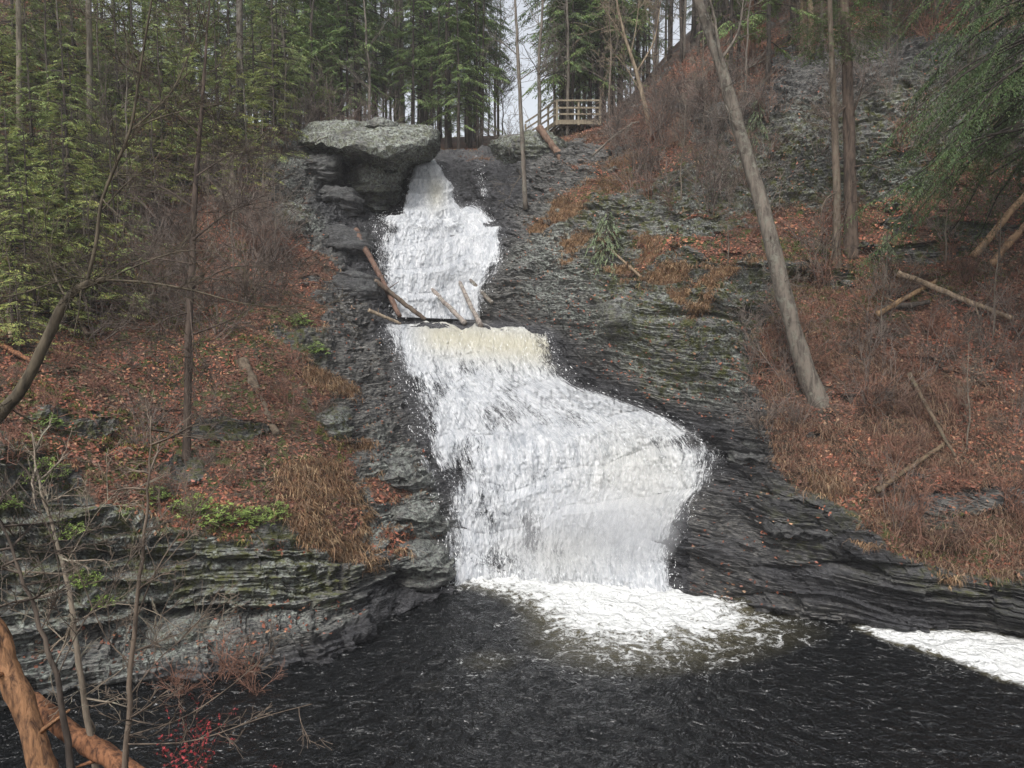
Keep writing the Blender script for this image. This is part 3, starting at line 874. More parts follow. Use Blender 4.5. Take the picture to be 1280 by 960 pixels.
# ------------------------------------------------------------------ rocks set into the banks
def slab(name, cols, Yb, label, seed, cat='boulder', mk=(0, 0, .3, 1), amp=1.0, parent=None, up_=.6, dn_=1.5):
    """cols: (px, top py, bottom py); Yb: (nose, top, bottom, back) distances, nose fraction"""
    nx, nt = 110, 90
    C = np.array(cols, float)
    yn, yt, ybt, yk, nf = Yb
    px = np.linspace(C[0, 0], C[-1, 0], nx)
    top = np.interp(px, C[:, 0], C[:, 1]); bot = np.interp(px, C[:, 0], C[:, 2])
    e = np.sin(np.linspace(0, math.pi, nx)).clip(0, 1) ** .35
    t = np.linspace(0, 1, nt)[:, None]
    Yf = np.where(t < nf, yt + (yn - yt) * (t / nf) ** up_, yn + (ybt - yn) * (np.clip(t - nf, 0, 1) / (1 - nf)) ** dn_)
    Yf = yk + (Yf - yk) * e[None]
    py = top[None] + (bot - top)[None] * t
    Pf = W(np.broadcast_to(px, py.shape), py, Yf)
    Pk = Pf[::-1].copy(); Pk[..., 1] = yk + .3
    P = np.concatenate([Pf, Pk], 0)
    for _ in range(2):
        P[:, 1:-1] = .25 * P[:, :-2] + .5 * P[:, 1:-1] + .25 * P[:, 2:]
    a, b = np.gradient(P, axis=0), np.gradient(P, axis=1)
    N_ = unit(np.cross(a, b))
    N_ *= np.where((N_ * (P - P.mean((0, 1)))).sum(-1, keepdims=True) < 0, -1, 1)
    x, y, z = P[..., 0], P[..., 1], P[..., 2]
    th = .22
    l = np.floor(z / th + .4 * vn(x, y, z * 0, seed))
    sawf = ((z / th + .4 * vn(x, y, z * 0, seed)) % 1.0) ** 1.5 - .4
    dd = amp * (.07 * sawf + .30 * fbm(x * .9, y * .9, z * 1.4, 4, seed) + .09 * np.tanh(4 * vn(x * .8 + 9.1 * l, y * .5, l, seed + 1)) + .12 * fbm(x * 4, y * 4, z * 7, 4, seed + 2))
    P = P + N_ * dd[..., None]
    n0, n1 = P.shape[:2]
    idx = np.arange(n0 * n1).reshape(n0, n1)
    fc = [grid_faces(n0, n1), np.stack([idx[-1, :-1], idx[-1, 1:], idx[0, 1:], idx[0, :-1]], -1)]
    base = P.reshape(-1, 3).mean(0)
    o1 = np.ones(n0 * n1)
    me = raw_mesh(name, P.reshape(-1, 3) - base, fc, False, {'leaf': o1 * 0, 'grass': o1 * 0, 'wet': o1 * mk[1], 'moss': o1 * mk[2], 'lich': o1 * mk[3]}, [ROCK])
    o = obj(name, me, parent); o.location = base
    return tag(o, label, cat)
slab('overhanging_rock', [(368,168,186),(384,157,196),(415,152,200),(440,151,212),(475,152,228),(505,155,214),(532,160,194),(549,166,178)], (35.0, 38.8, 39.2, 40.4, .52), 'huge pale lichened rock slab jutting out over the top of the waterfall', 3, 'rock', (0, 0, .5, 1.7), .95, up_=.95, dn_=.6)
slab('boulder', [(448,156,163),(460,148,165),(478,146,166),(495,151,165),(502,158,164)], (37.6, 38.2, 38.6, 40, .5), 'small rounded boulder lying on top of the jutting slab', 4, 'boulder', (0, 0, .3, 1.4), .6)
slab('boulder', [(378,196,236),(392,190,240),(415,192,240),(432,198,236)], (36.2, 36.6, 37.2, 39, .3), 'square dark bluish boulder under the left end of the jutting slab', 5, 'boulder', (0, .5, 0, .5), 1.0)
slab('boulder', [(386,236,262),(410,234,270),(440,238,276),(458,246,272)], (35.8, 36.4, 36.6, 39, .3), 'low wet dark boulder below the square bluish one', 6, 'boulder', (0, .6, 0, .5), 1.0)
slab('boulder', [(428,208,255),(445,206,262),(470,212,264),(490,218,258),(500,222,245)], (36.9, 37.6, 38.2, 41, .3), 'lumpy brown grey boulder supporting the jutting slab beside the top chute', 7, 'boulder', (0, .1, .5, 1.2), 1.3)
slab('boulder', [(614,178,205),(630,168,215),(655,164,220),(690,167,226),(716,178,215)], (41.0, 42.5, 42, 46, .3), 'pale mossy outcrop boulder below the wooden platform', 8, 'boulder', (0, .1, .7, 2.0))
slab('boulder', [(742,396,418),(755,380,428),(775,374,432),(795,382,428),(806,398,418)], (28.3, 28.9, 29.2, 31, .4), 'rounded smooth grey boulder in the cliff right of the middle ledge', 9, 'boulder', (0, 0, .5, .8), .5)
slab('boulder', [(166,800,835),(185,786,842),(225,784,845),(255,792,842),(268,806,838)], (16.9, 17.2, 17.4, 19, .3), 'smooth pale block in the shadowed recess at the foot of the left cliff', 10, 'boulder', (0, 0, .3, .9), .35)
slab('boulder', [(330,262,300),(350,255,306),(385,258,310),(398,270,304)], (34.2, 34.8, 35.2, 37.5, .35), 'broad lichened boulder on the left slope below the square blocks', 12, 'boulder', (0, 0, .8, 1.2), .8)
slab('boulder', [(385,520,552),(400,512,560),(425,515,565),(440,530,556)], (23.6, 24.0, 24.3, 26, .35), 'grey mossy boulder in the tan grass left of the lower falls', 13, 'boulder', (0, 0, .9, 1.0), .7)

for (cols, Yb, lb, mk, am) in [
 ([(468,640,668),(500,626,680),(545,630,684),(562,646,676)], (23.3,24.2,24.0,26,.4), 'flat stepped ledge with pale top beside the lower falls, middle of three', (0,.25,.2,1.6), 1.0),
 ([(452,586,614),(488,574,626),(522,580,630),(542,598,620)], (24.7,25.6,25.5,27.5,.4), 'flat stepped ledge beside the lower falls, highest of three', (0,.35,.2,1.4), 1.0),
 ([(462,694,728),(505,684,742),(552,688,742),(567,704,734)], (22.1,23.0,22.9,25,.4), 'undercut stepped ledge at the waterline left of the falls, lowest of three', (0,.35,.2,1.5), 1.0),
 ([(394,292,326),(425,284,340),(460,290,336),(472,304,330)], (33.6,34.4,34.3,36.5,.35), 'dark wet block on the left above the long leaning log', (0,.7,0,.5), .9),
 ([(408,348,382),(440,340,394),(474,346,392),(486,362,386)], (31.9,32.6,32.6,34.5,.35), 'dark wet block left of the lip of the middle ledge', (0,.7,0,.5), .9),
 ([(898,562,596),(936,546,612),(980,556,618),(1012,588,612)], (23.1,23.9,23.8,26,.35), 'dark jutting ledge on the right bank level with the spreading falls', (0,.6,.2,.8), 1.1),
 ([(946,652,688),(1000,638,702),(1058,654,708),(1100,684,706)], (20.9,21.6,21.5,23.5,.35), 'long dark ledge low on the right bank under the leaves', (0,.7,.1,.5), 1.1)]:
    c_m = cols[len(cols) // 2 - (1 if len(cols) % 2 == 0 else 0)]
    yh = hit(c_m[0], c_m[1] + .4 * (c_m[2] - c_m[1]))[0][1]
    slab('rock_ledge', cols, (yh - .55, yh + .35, yh + .15, yh + 2.2, .4), lb, int(cols[0][0]), 'rock ledge', mk, am, up_=.9, dn_=.7)

# ------------------------------------------------------------------ scattered litter
def cell_sample(mask, n, extra=None):
    a = np.linalg.norm(np.cross(G[1:, :-1] - G[:-1, :-1], G[:-1, 1:] - G[:-1, :-1]), axis=-1)
    pxx, pyy = PX[:-1, :-1], PY[:-1, :-1]
    v = (pxx > -120) & (pxx < 1400) & (pyy > -40) & (pyy < 860) & (G[:-1, :-1, 1] < 52)
    p = (a * np.clip(mask[:-1, :-1], 0, 1) * v / (G[:-1, :-1, 1] ** 1.0)).ravel()
    p /= p.sum()
    k_ = rng.choice(len(p), n, p=p)
    i, j = np.unravel_index(k_, a.shape)
    u, v_ = rng.random((n, 1)), rng.random((n, 1))
    pos = G[i, j] + (G[i + 1, j] - G[i, j]) * u + (G[i, j + 1] - G[i, j]) * v_
    nn = Nrm[i, j]
    return pos, nn, i, j
edge_n = np.clip(leaf * 1.0 - .1, 0, 1)
pos, nn, ii, jj = cell_sample(edge_n + .05 * (1 - fallm) * (1 - wet) * (Nrm[..., 2] > .45), 130000)
n = len(pos)
up = unit(nn + rng.normal(0, .55, (n, 3)) + np.array([0, 0, .3]))
t = unit(np.cross(up, rng.normal(0, 1, (n, 3))))
b = np.cross(up, t)
sz = rng.uniform(.035, .075, (n, 1))
pal = np.array([(.25,.10,.065), (.19,.078,.052), (.31,.165,.10), (.12,.056,.04), (.36,.23,.15), (.27,.13,.10), (.075,.04,.03)])
cc = pal[rng.choice(len(pal), n, p=[.22,.22,.14,.16,.06,.12,.08])] * rng.uniform(.7, 1.25, (n, 1))
tone = fbm(pos[:, 0] * .5, pos[:, 1] * .5, pos[:, 2] * .5, 3, 91)[:, None]
cc = cc * (1 + tone * .8) * np.where(tone > 0, np.array([1.05, .95, .9]), np.array([.95, 1, 1]))
v, f_, c = quads(pos + nn * .02, t * sz, b * sz * .6, cc, bend=rng.uniform(-.02, .03, n))
tag(obj('leaf_litter', raw_mesh('leaf_litter', v, f_, False, {'tint': c.clip(.01, 1)}, [LEAF])), 'russet fallen leaves carpeting both banks', 'leaves', None, 'stuff')

# dry grass and hanging roots
def blades(mask, n, hgt, pal, name, label, droopk=1.0, w=.010, clump=7):
    pos, nn, _, _ = cell_sample(mask, n // clump)
    pos = np.repeat(pos, clump, 0); nn = np.repeat(nn, clump, 0)
    n = len(pos)
    pos = pos + rng.normal(0, .05, (n, 3)) * np.array([1, 1, .3])
    hz = unit(nn * np.array([1, 1, 0]) + rng.normal(0, 1.0, (n, 3)) * np.array([1, 1, 0]))
    L = hgt * rng.gamma(3, .27, (n, 1))
    p0 = pos - nn * .03
    p1 = p0 + L * .45 * unit(hz * .8 + np.array([0, 0, 1.0]))
    p2 = p1 + L * .4 * unit(hz + np.array([0, 0, -.5 * droopk]))
    p3 = p2 + L * .35 * unit(hz * .35 + np.array([0, 0, -1.0 * droopk]))
    sd = unit(np.cross(hz, np.array([0, 0, 1.0]))) * w
    V = np.stack([p0 - sd, p0 + sd, p1 + sd * .8, p1 - sd * .8, p2 + sd * .6, p2 - sd * .6, p3], 1)
    o = np.arange(n)[:, None] * 7
    Q = np.concatenate([o + np.array([[0, 1, 2, 3]]), o + np.array([[3, 2, 4, 5]])])
    T = o + np.array([[5, 4, 6]])
    cc = np.array(pal)[rng.choice(len(pal), n // clump + 1)].repeat(clump, 0)[:n] * rng.uniform(.7, 1.3, (n, 1))
    tag(obj(name, raw_mesh(name, V.reshape(-1, 3), [Q, T], False, {'tint': np.repeat(cc, 7, 0)}, [GRASS])), label, 'grass', None, 'stuff')
ledge_edge = np.clip(4 * soft * (1 - soft), 0, 1)
blades(grass * 1.0 + .12 * ledge_edge * (1 - fallm), 46000, .25, [(.22,.125,.07), (.29,.18,.10), (.15,.085,.05), (.38,.27,.16), (.09,.06,.035), (.22,.15,.10)], 'dry_grass', 'tan dead grass draping over the ledges')
blades(leaf * (moss > .3) * (fbm(X * .5, Yy * .5, Z * .5, 3, 41) > .12), 16000, .16, [(.13,.14,.035), (.18,.17,.05), (.09,.11,.03)], 'moss_grass', 'low green moss and grass tufts between the leaves', .6, .012, 10)
blades(leaf * (PX > 900) * (PY > 330) * (fbm(X * .4, Yy * .4, Z * .4, 3, 43) > -.1), 26000, .42, [(.20,.12,.08), (.14,.085,.06), (.26,.18,.12)], 'dead_stalks', 'brown dead stalks matted over the right bank', .7, .007, 5)

# fallen twigs
pos, nn, _, _ = cell_sample(leaf, 4200)
tb = Tubes()
for i in range(len(pos)):
    d_ = unit(np.cross(nn[i], rng.normal(0, 1, 3)) + rng.normal(0, .25, 3))
    L = rng.gamma(2, .28)
    g_ = rng.uniform(.5, 1.5)
    mid = pos[i] + nn[i] * .05 + d_ * L * .5 + rng.normal(0, .04, 3)
    tb.add([pos[i] + nn[i] * .03, mid, pos[i] + nn[i] * .05 + d_ * L], [rng.uniform(.006, .016), .007, .004], 3, (g_ * 1.1, g_, g_ * .9), cap=False)
tag(obj('twig_litter', tb.mesh('twig_litter', B_TWIG)), 'dead twigs scattered over the leafy banks', 'twigs', None, 'stuff')

# ------------------------------------------------------------------ forest above the falls
GRN = (.062, .098, .036)
conf = [conifer('hemlock_tree', 19, .24, 3.3, 80, .26, .034, (.14,.20,.085), 101, .14),
        conifer('hemlock_tree', 22, .38, 3.0, 66, .26, .034, (.13,.185,.09), 102, .16, dead=26),
        conifer('hemlock_tree', 15, .14, 2.8, 84, .24, .032, (.18,.25,.09), 103, .13),
        conifer('pine_tree', 24, .52, 2.8, 48, .28, .036, (.10,.14,.07), 104, .17, dead=34, bark=B_GREY),
        conifer('pine_tree', 21, .60, 2.2, 34, .26, .034, (.10,.14,.07), 105, .10, dead=30)]
bare = [bare_tree('bare_tree', 111, 14, .11, 22, 3.2, B_GREY),
        bare_tree('bare_tree', 112, 17, .09, 16, 2.6, B_DARK, b0=.45),
        bare_tree('bare_tree', 113, 9, .06, 20, 2.2, B_GREY, (1.2, 1.15, 1.1))]
used = set()
def put(proto, x, y, label, group, cat='tree', sc=1.0, rz=None, sink=.1, z=None, zs=None):
    if proto.name not in used:
        o = proto; used.add(proto.name)
    else:
        o = copy_tree(proto)
    p = drop(x, y) if z is None else np.array([x, y, z])
    o.location = (p[0], p[1], p[2] - sink)
    o.rotation_euler = (0, 0, rng.uniform(0, 6.28) if rz is None else rz)
    o.scale = (sc, sc, sc * (zs or 1))
    return tag(o, label, cat, group)
FG = 'trees of the forest above the falls'
lab = ['dark green hemlock with full crown in the forest above the falls', 'tall hemlock with dead lower branches in the forest above the falls', 'shorter bushy yellow green hemlock in the forest above the falls',
       'tall pine with bare straight trunk in the forest above the falls', 'slim dark pine pole with a small high crown above the falls']
R2 = np.random.default_rng(22)
cnt = 0
occupied = []
def free(x, y, dmin):
    for a, b in occupied:
        if (a - x) ** 2 + (b - y) ** 2 < dmin ** 2: return False
    occupied.append((x, y)); return True
while cnt < 92:
    px = R2.uniform(318, 905); Y = R2.uniform(47, 112)
    if 614 < px < 690: continue
    x = (px - 640) / F * Y
    if not free(x, Y, 1.5): continue
    kind = R2.choice(5, p=[.24, .26, .22, .12, .16])
    if px > 680 and px < 760: kind = R2.choice([0, 2, 1])
    if abs(px - 651) < 50 and kind in (0, 2): kind = 4
    put(conf[kind], x, Y, lab[kind], FG, sc=R2.uniform(.75, 1.15)); cnt += 1
for (px, Y, k_, s) in [(398,46,2,.8),(420,50,0,.8),(455,49,0,.95),(560,50,2,.95),(590,53,0,.95),(700,53,0,1.0),(735,52,2,1.1),(702,60,2,1.1),(760,56,0,.95),(500,55,3,1.1),(380,52,0,.9),(350,50,2,.9),(790,60,0,1),(830,58,1,1),(540,57,1,1),(375,47,2,.75),(410,54,2,1.0),(440,47,2,.7),(475,52,2,.9),(520,49,2,.8),(575,48,2,.75),(598,50,2,.8),(706,50,2,.95),(712,50,0,.8),(748,50,2,1.1),(770,53,2,1.0),(720,58,2,1.2),(530,62,2,1.2),(430,60,2,1.2)]:
    x = (px - 640) / F * Y; occupied.append((x, Y))
    put(conf[k_], x, Y, lab[k_], FG, sc=s)
for i in range(60):
    px = R2.uniform(330, 900); Y = R2.uniform(45, 70)
    if 630 < px < 670: continue
    k_ = R2.choice(3)
    put(bare[k_], (px - 640) / F * Y, Y, ['spreading grey leafless tree in the forest above the falls', 'thin dark leafless tree in the forest above the falls', 'small pale leafless tree in the forest above the falls'][k_], 'leafless trees in the forest above the falls', sc=R2.uniform(.7, 1.1))
# left hillside and right hilltop
young = [conifer('young_hemlock', 6.5, .05, 1.9, 60, .14, .018, (.28,.32,.11), 121, .05, per=9, k=9, dead=0, droop=.2),
         conifer('young_hemlock', 4.5, .05, 1.8, 44, .14, .018, (.34,.37,.12), 122, .04, per=9, k=9, dead=0, droop=.15),
         conifer('young_hemlock', 8.5, .12, 2.3, 60, .15, .02, (.22,.27,.10), 123, .07, per=8, k=9, dead=4, droop=.3)]
LG = 'young hemlocks on the left hillside'
ylab = ['slender young green hemlock on the left hillside', 'low yellow green hemlock sapling on the left hillside', 'taller loose young hemlock on the left hillside']
for (px, py, k_, s) in [(20,395,0,.62),(60,360,1,.8),(15,330,2,.6),(110,345,1,.75),(150,300,0,.8),(45,275,2,.75),(95,240,0,.9),(190,260,1,.95),(225,235,0,.9),(270,250,1,.8),(150,200,2,.9),(205,185,2,.9),(255,195,0,1),(300,200,1,1.1),(40,190,2,.8),(95,160,2,1),(0,230,0,.9),
                        (320,180,0,1),(170,140,2,1.1),(240,140,2,1),(290,150,2,.9),(20,120,2,1.1),(70,110,2,1.1),(130,95,2,1.2),(310,235,1,.8),(345,205,0,.9),(-60,300,2,.9),(-80,400,2,.8),(350,165,2,1.0),(180,235,0,.7),(120,275,1,.9),(70,310,1,.9),(-20,160,2,1.2),(25,445,1,.6),(215,120,2,1.2),(270,110,2,1.1)]:
    p, _ = hit(px, py)
    put(young[k_], p[0], p[1], ylab[k_], LG, sc=s, z=p[2], sink=.2)
R4 = np.random.default_rng(44)
for _ in range(62):
    px, py = R4.uniform(-40, 340), R4.uniform(60, 420)
    if px > 170 and py > 290 or px > 280 and py > 200: continue
    p, _n = hit(px, py)
    k_ = int(R4.integers(3)); put(young[k_], p[0], p[1], ylab[k_], LG, sc=R4.uniform(.45, .95), z=p[2], sink=.2)
for (px, py) in [(180,80),(215,88),(250,92),(285,110),(310,130),(330,150),(345,160),(150,60),(120,40),(235,100),(265,105),(298,125),(360,150),(375,150)]:
    p, _n = hit(px, py + 12)
    k_ = int(R4.integers(3)); put(young[k_], p[0], p[1], ylab[k_].replace('on the left hillside', 'along the crest of the left hillside'), 'young hemlocks on the left crest', sc=R4.uniform(.9, 1.3), z=p[2], sink=.2)
i = 0
for (px, Y, k_, s) in [(-60,44,1,.9),(10,47,0,.9),(60,50,2,1.1),(110,46,1,.8),(160,50,0,.9),(210,48,2,1.1),(255,52,1,.9),(300,47,0,.75),(330,55,1,.9),(40,56,1,1),(140,60,0,1),(200,58,1,1),(280,60,0,1),(90,64,3,1),(180,66,0,1.1),(240,66,2,1.2)]:
    put(conf[k_], (px - 640) / F * Y, Y, ['dark hemlock high on the left hillside', 'tall dark hemlock high on the left hillside', 'bushy hemlock high on the left hillside', 'pine high on the left hillside'][k_], 'tall conifers high on the left hillside', sc=s)
for (px, Y, k_, s) in [(900,50,0,.9),(960,49,3,1),(985,53,1,1),(1030,50,4,1),(1075,48,0,.9),(1120,47,1,.9),(1165,46,2,1),(1210,46,0,.9),(1260,44,1,.9),(880,58,1,1),(940,60,0,1),(1000,62,2,1.2),(1050,60,0,1),(1100,58,1,1),(1150,56,0,1),(1310,44,0,.9),(915,42,4,.8),(905,39,2,.7),(950,37,2,.8),(985,38,0,.7),(1015,37,4,.7),(1095,36,2,.8),(1125,37,4,.7),(1150,36,0,.7),(1080,44,2,1),(930,46,2,1),(1000,46,0,.9),(975,40,1,.8),(1030,41,2,.8),(1090,40,0,.75),(1140,39,2,.9),(1185,38,1,.8),(1235,38,0,.8),(1290,37,2,.9),(890,52,1,.9),(1060,52,2,1.1),(1130,52,0,1),(1200,50,2,1.1),(1265,50,1,1),(845,52,4,.9),(865,48,4,.8),(1240,54,0,1)]:
    put(conf[k_], (px - 640) / F * Y, Y, ['dark hemlock on the crest of the right hillside', 'tall hemlock with dead lower limbs on the right crest', 'bushy hemlock on the crest of the right hillside', 'straight pine on the crest of the right hillside', 'slim pine pole on the crest of the right hillside'][k_], 'conifers on the crest of the right hillside', sc=s)

# ------------------------------------------------------------------ single trees
def tr(lst):
    return [W(a, b, c) for a, b, c in lst]
b0 = onhit(1022, 505, .2); Y0 = b0[1]
path_tree('leaning_tree', tr([(1030,522,Y0),(1015,485,Y0),(996,430,Y0),(976,350,Y0),(956,268,Y0+.3),(932,190,Y0+.6),(905,92,Y0+.8),(872,0,Y0+1),(850,-60,Y0+1.2)]), [.46,.31,.27,.25,.23,.21,.18,.15,.12], B_GREY,
          [(tr([(912,110,Y0+.8),(900,70,Y0+.6),(893,20,Y0+.5),(880,-30,Y0+.4)]), .07, .03), (tr([(926,170,Y0+.6),(905,130,Y0+.2),(900,90,Y0)]), .05, .02), (tr([(898,80,Y0+.8),(925,40,Y0+1),(930,-10,Y0+1)]), .05, .02)],
          201, 'big grey leaning tree rising from the right bank to the top of the photo', twigs=(6, 1.4, 2, .006, 12, .25))
b0 = onhit(1064, 312, .1); Y0 = b0[1]
dl = path_tree('dead_hemlock', tr([(1064,325,Y0),(1064,300,Y0),(1062,200,Y0),(1060,100,Y0),(1056,30,Y0),(1052,-60,Y0)]), [.33,.24,.21,.19,.17,.13], B_DARK,
          [(tr([(1063,210,Y0),(1085,205,Y0-.5),(1105,212,Y0-.8)]), .04, .012), (tr([(1061,130,Y0),(1035,150,Y0-.6),(1015,140,Y0-.8)]), .04, .01), (tr([(1062,270,Y0),(1040,262,Y0-.4),(1020,300,Y0-.6)]), .04, .01),
           (tr([(1060,160,Y0),(1075,120,Y0-.4),(1082,90,Y0-.5)]), .035, .01), (tr([(1064,240,Y0),(1050,285,Y0-.5),(1045,330,Y0-.7)]), .03, .01)],
          202, 'upright dark trunk with green top and broken stubs on the right slope', twigs=(4, 1.2, 1, .006, 14, .1), tint=(1.4, 1.25, 1.15))
Rn = np.random.default_rng(5)
def tuft(parent, centers, rad, n, col, sl, sw, seed, name='crown', L=.5):
    R = np.random.default_rng(seed)
    base = np.array(parent.location)
    SP, SD = [], []
    for c0, r_ in zip(centers, rad):
        m_ = int(n * r_)
        a = R.uniform(0, 6.28, m_); rr = np.sqrt(R.random(m_)) * r_
        layer = np.round(R.uniform(-1, 1, m_) * 3) / 3 * r_ * .6
        p = np.stack([rr * np.cos(a), rr * np.sin(a), layer - rr * .25], 1) + c0 - base
        SP.append(p); SD.append(unit(np.stack([np.cos(a), np.sin(a), R.uniform(-.4, .1, m_)], 1)))
    SP, SD = np.concatenate(SP), np.concatenate(SD)
    v, f_, c = sprays(SP, SD, L * R.uniform(.6, 1.3, len(SP)), 10, sl, sw, col, .35, R)
    return obj(name, raw_mesh(name, v, f_, False, {'tint': c}, [HEM]), parent)
tuft(dl, tr([(1055,35,Y0),(1030,55,Y0-.5),(1080,25,Y0-.3),(1050,5,Y0),(1020,30,Y0),(1075,60,Y0-.6)]), [1.0,.7,.8,1.1,.8,.5], 130, (.085,.125,.04), .13, .017, 6)
Y1 = Y0 - .4
path_tree('dead_hemlock', tr([(1046,350,Y1),(1046,320,Y1),(1046,220,Y1),(1042,120,Y1),(1038,40,Y1),(1036,-40,Y1)]), [.19,.15,.13,.11,.09,.07], B_GREY,
          [(tr([(1046,240,Y1),(1028,250,Y1-.4),(1020,320,Y1-.5)]), .03, .01), (tr([(1046,280,Y1),(1036,340,Y1-.5),(1030,400,Y1-.8)]), .03, .01), (tr([(1044,160,Y1),(1030,110,Y1-.3)]), .025, .008)],
          203, 'thinner grey trunk standing close beside the upright dark trunk', twigs=(6, 1.6, 2, .006, 14, .05), tint=(.9,.82,.75))
# hemlock at the right edge
hr = conifer('hemlock_tree', 17, .43, 5.2, 300, .12, .013, (.075,.115,.042), 131, .3, per=12, k=15, dead=6, droop=.62, power=.5)
put(hr, (1325 - 640) / F * 22.5, 22.5, 'dark green hemlock hanging its boughs into the top right corner', None, sc=1.0, rz=.5)
hr2 = conifer('hemlock_tree', 13, .35, 3.6, 110, .13, .014, (.11,.165,.055), 132, .2, per=8, k=11, dead=8, droop=.6, power=.5)
put(hr2, (1195 - 640) / F * 31.5, 31.5, 'feathery green hemlock behind the hanging boughs at upper right', None, sc=.95, rz=2)

# dark vertical tree on the left leafy bank
b0 = onhit(233, 578, .1); Y0 = b0[1]
path_tree('bare_tree', tr([(233,592,Y0),(233,570,Y0),(235,480,Y0),(236,400,Y0),(240,330,Y0+.1),(243,250,Y0+.2),(250,170,Y0+.3),(256,80,Y0+.4),(262,0,Y0+.5)]), [.16,.11,.10,.095,.085,.07,.055,.04,.02], B_DARK,
          [(tr([(236,420,Y0),(290,400,Y0-.6),(330,375,Y0-1)]), .03, .008), (tr([(237,390,Y0),(200,400,Y0-.5),(160,440,Y0-.8)]), .025, .008), (tr([(238,360,Y0),(290,330,Y0-.4),(350,335,Y0-.5)]), .03, .008),
           (tr([(240,330,Y0),(180,320,Y0),(120,350,Y0+.3)]), .025, .007), (tr([(241,300,Y0),(290,260,Y0-.3),(340,250,Y0-.5)]), .03, .007), (tr([(243,260,Y0),(200,230,Y0),(150,235,Y0)]), .025, .007),
           (tr([(246,220,Y0),(290,190,Y0),(340,180,Y0)]), .025, .006), (tr([(250,170,Y0),(210,130,Y0),(180,110,Y0)]), .02, .006), (tr([(237,375,Y0),(240,420,Y0-1.2),(250,460,Y0-1.6)]), .02, .007), (tr([(239,345,Y0),(320,355,Y0+.4),(400,380,Y0+.4)]), .025, .006)],
          204, 'dark straight leafless tree with fine drooping twigs on the left leafy bank', twigs=(11, 1.5, 2, .0065, 60, .25), tint=(1.1, 1, .95))
# mossy leaning tree at the left edge
A_ = 10.0
path_tree('bent_tree', tr([(-260,1330,9.6),(-220,900,9.8),(-120,640,A_),(-20,540,A_),(28,490,A_),(58,425,A_),(82,372,A_),(108,354,A_),(132,350,A_)]), [.10,.10,.09,.085,.075,.065,.055,.045,.035], B_DARK,
          [(tr([(108,354,A_),(122,300,A_),(124,255,A_),(145,205,A_),(165,162,A_),(173,100,A_),(182,45,A_),(193,-20,A_)]), .026, .012),
           (tr([(165,162,A_),(195,148,A_),(235,137,A_),(290,128,A_)]), .013, .005), (tr([(128,262,A_),(160,225,A_+.2),(205,200,A_+.3),(256,172,A_+.4)]), .012, .004),
           (tr([(132,350,A_),(180,352,A_-.2),(240,362,A_-.3),(300,380,A_-.3),(350,384,A_-.3)]), .018, .005), (tr([(132,350,A_),(175,330,A_),(230,310,A_),(300,318,A_)]), .014, .004),
           (tr([(100,345,A_),(60,355,A_-.4),(20,370,A_-.6),(-30,375,A_-.7)]), .014, .005), (tr([(100,345,A_),(70,325,A_-.3),(40,300,A_-.4)]), .012, .005), (tr([(172,110,A_),(160,60,A_),(150,10,A_)]), .01, .004),
           (tr([(165,162,A_),(215,120,A_),(240,60,A_),(262,0,A_)]), .012, .005), (tr([(82,372,A_),(60,330,A_+.3),(55,250,A_+.4)]), .012, .004)],
          205, 'dark bent tree reaching in from the left edge with forked bare branches', twigs=(7, .9, 2, .0034, 16, .45), tint=(1.3, 1.3, 1.1), wob=.06)
# saplings on the near bank, bottom left
Z_ = 6.0
path_tree('bare_sapling', tr([(120,1500,Z_),(150,1050,Z_),(158,940,Z_),(163,850,Z_),(170,760,Z_),(180,680,Z_),(187,600,Z_),(189,520,Z_)]), [.03,.027,.024,.020,.017,.013,.008,.004], B_DARK,
          [(tr([(168,780,Z_),(190,720,Z_),(220,672,Z_),(270,610,Z_),(300,575,Z_)]), .007, .003), (tr([(172,740,Z_),(210,700,Z_+.1),(260,640,Z_+.2)]), .006, .0025), (tr([(165,830,Z_),(130,800,Z_),(90,690,Z_),(40,690,Z_)]), .006, .0025),
           (tr([(162,870,Z_),(200,820,Z_),(240,790,Z_),(280,730,Z_)]), .006, .0025), (tr([(158,920,Z_),(230,900,Z_-.2),(300,850,Z_-.3),(350,800,Z_-.3)]), .006, .0025), (tr([(155,930,Z_),(240,930,Z_-.2),(330,895,Z_-.3),(390,880,Z_-.3)]), .006, .0025)],
          206, 'thin dark sapling with pale twigs standing tallest in the bottom left corner', twigs=(5, .55, 2, .0024, 16, .3), tint=(2.0, 1.9, 1.75), group='bare saplings on the near bank')
path_tree('bare_sapling', tr([(170,1500,5.6),(95,1020,5.6),(84,930,5.6),(74,850,5.6),(52,790,5.6),(25,710,5.6),(0,650,5.6),(-30,600,5.6)]), [.03,.028,.024,.02,.016,.012,.008,.005], B_DARK,
          [(tr([(70,850,5.6),(100,780,5.6),(150,720,5.6),(190,650,5.6)]), .006, .0025), (tr([(50,790,5.6),(80,730,5.5),(60,650,5.5),(20,600,5.5)]), .005, .0025), (tr([(30,720,5.6),(80,680,5.6),(140,690,5.6)]), .005, .002)],
          207, 'dark sapling leaning left across the orange log', twigs=(5, .5, 2, .0024, 14, .3), tint=(1.4, 1.35, 1.3), group='bare saplings on the near bank')
